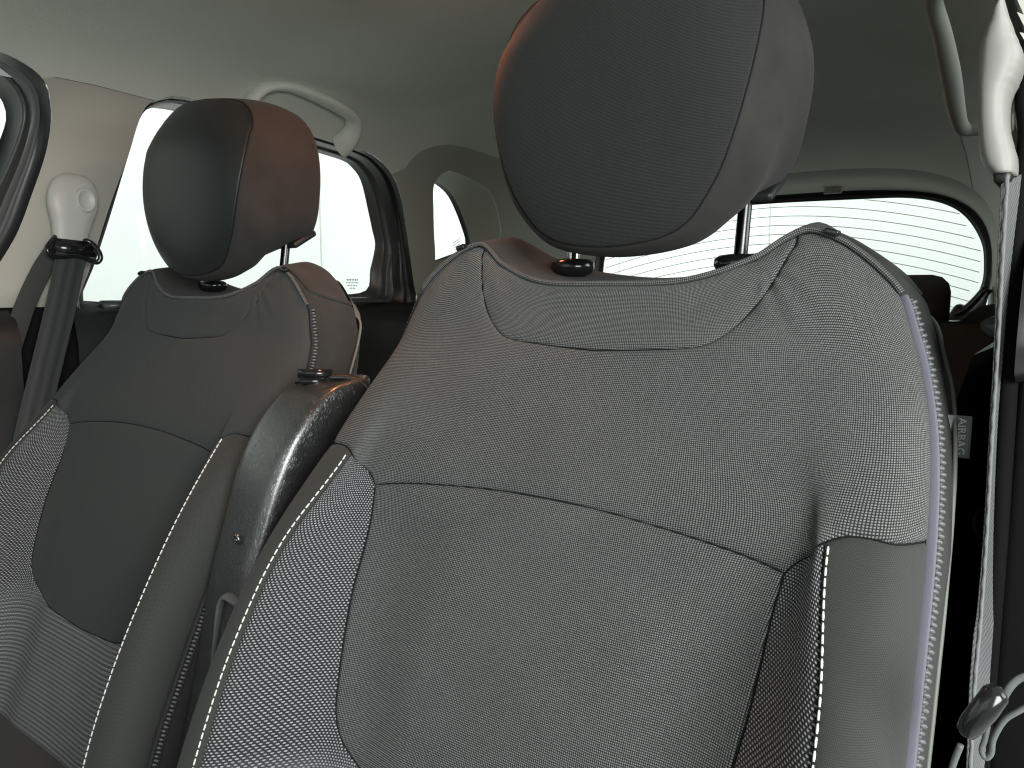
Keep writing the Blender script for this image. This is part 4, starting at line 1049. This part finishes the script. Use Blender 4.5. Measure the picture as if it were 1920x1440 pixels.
# peg and wire hook low on the right
hook = empty('coat_hook', (-.03, .42, H-.25)); tag(hook, 'glossy black peg with a looped grey wire beside the near seat belt', 'hook')
def ry(x, y, Y_):      # design helper: point of the plane y=Y_ at picture position, kept as plain coordinates
    return None
hk = MB()
hk.tube([(-.0310, .418, -.2195), (-.0300, .418, -.2180), (-.0275, .419, -.2135), (-.0225, .421, -.2040), (-.0190, .423, -.1965), (-.0180, .424, -.1945), (-.0172, .424, -.1930)], [.0015, .0045, .0058, .0062, .0060, .0045, .001], 18)
hk.build('peg', M['gloss'], hook)
hw = MB()
hw.tube(smoothpath([(-.0215, .428, -.2165), (-.0222, .428, -.224), (-.0232, .428, -.2300), (-.0212, .428, -.2335), (-.0190, .428, -.2300), (-.0185, .428, -.222), (-.0150, .429, -.2120), (-.0100, .430, -.2060), (-.0030, .432, -.2000), (.006, .434, -.196)], 8), .0014, 10)
hw.tube(smoothpath([(-.0205, .430, -.214), (-.0170, .430, -.204), (-.0140, .430, -.195), (-.0100, .431, -.189), (-.0040, .432, -.186), (.006, .434, -.188)], 8), .0019, 10, flat=.6)
hw.tube(smoothpath([(-.0320, .425, -.229), (-.0345, .425, -.240), (-.036, .425, -.252)], 6), .0016, 10)
hw.build('wire_loop', M['greyrubber'], hook)

# ------------------------------------------------------------------ rear bench
bench = empty('rear_seat', (XC, 1.5, H-.85)); tag(bench, 'black rear bench seat in shadow behind the near seat', 'car seat')
def pad(name, x0, x1, prof, mat, parent, bev=.03):
    n = 25; V = []
    for (y, z) in prof:
        for k in range(n):
            t = -1+2*k/(n-1); x = (x0+x1)/2+(x1-x0)/2*math.sin(t*math.pi/2)
            e = max(0, (abs(t)-.75)/.25)
            V.append((x, y+.05*e*e, z-.018*e*e))
    m = len(prof); F = [(j*n+k, j*n+k+1, (j+1)*n+k+1, (j+1)*n+k) for j in range(m-1) for k in range(n-1)]
    return mk(name, V, F, mat, parent, uv=[(v[0], v[2]) for v in V])
prof = smoothpath([(1.36, -.70), (1.40, -.50), (1.44, -.35), (1.49, -.20), (1.515, -.11), (1.535, -.075), (1.57, -.060), (1.61, -.075), (1.63, -.15), (1.64, -.6)], 5)
bp = pad('backrest', XC-.62, XC+.62, prof, M['black_cloth'], bench)
prof2 = smoothpath([(1.352, -.66), (1.39, -.50), (1.43, -.36), (1.478, -.21), (1.484, -.19)], 6)
for (a, b) in ((-.60, -.22), (.16, .575)):
    q_ = pad('insert_panel', XC+a, XC+b, prof2, M['rear'], bp)
pr3 = smoothpath([(1.42, -.38), (1.415, -.40)], 2)
cs = pad('seat_cushion', XC-.62, XC+.62, smoothpath([(1.45, -.58), (1.35, -.50), (1.2, -.48), (1.0, -.47), (.92, -.50), (.90, -.60), (.90, -.85)], 5), M['black_cloth'], bench)
st = MB()
for z0_ in (-.372, ):
    P = [(x, 1.415-.004, z0_+.03*math.sin((x-(XC+.16))*6)) for x in np.arange(XC+.30, XC+.60, .004)]
    for k in range(0, len(P)-1, 2): st.tube([P[k], P[k+1]], .0009, 5)
st.build('stitching', plain('grey thread', (.35, .35, .33), .8), bp)
for xc_ in (XC+.385, XC-.385):
    hrb = MB(); hrb.box((xc_, 1.60, -.035), (.24, .07, .12), bev=.032); hb = hrb.build('headrest', M['black_cloth'], bench)
# belt guide plate by the right end of the bench
gp_ = empty('belt_guide', (XC+.56, 1.62, H-.09)); tag(gp_, 'black plastic plate with a hole above the rear seat on the right', 'belt guide')
out_ = smoothpath([(XC+.475, -.070), (XC+.478, -.060), (XC+.49, -.057), (XC+.525, -.057), (XC+.54, -.045), (XC+.56, -.030), (XC+.60, -.024), (XC+.66, -.024)], 5).tolist()+[[XC+.66, -.10], [XC+.475, -.085]]
m_ = len(out_); V = [(a, 1.56, b) for a, b in out_]+[(a, 1.585, b) for a, b in out_]
F = [tuple(range(m_)), tuple(range(m_, 2*m_))[::-1]]+[(i, (i+1) % m_, m_+(i+1) % m_, m_+i) for i in range(m_)]
mk('guide_plate', V, F, M['gloss'], gp_, smooth=False)
hl = MB(); hl.ell((XC+.60, 1.556, -.062), (.016, .004, .014), 16, 8); hl.build('plate_hole', M['black_cloth'], gp_)
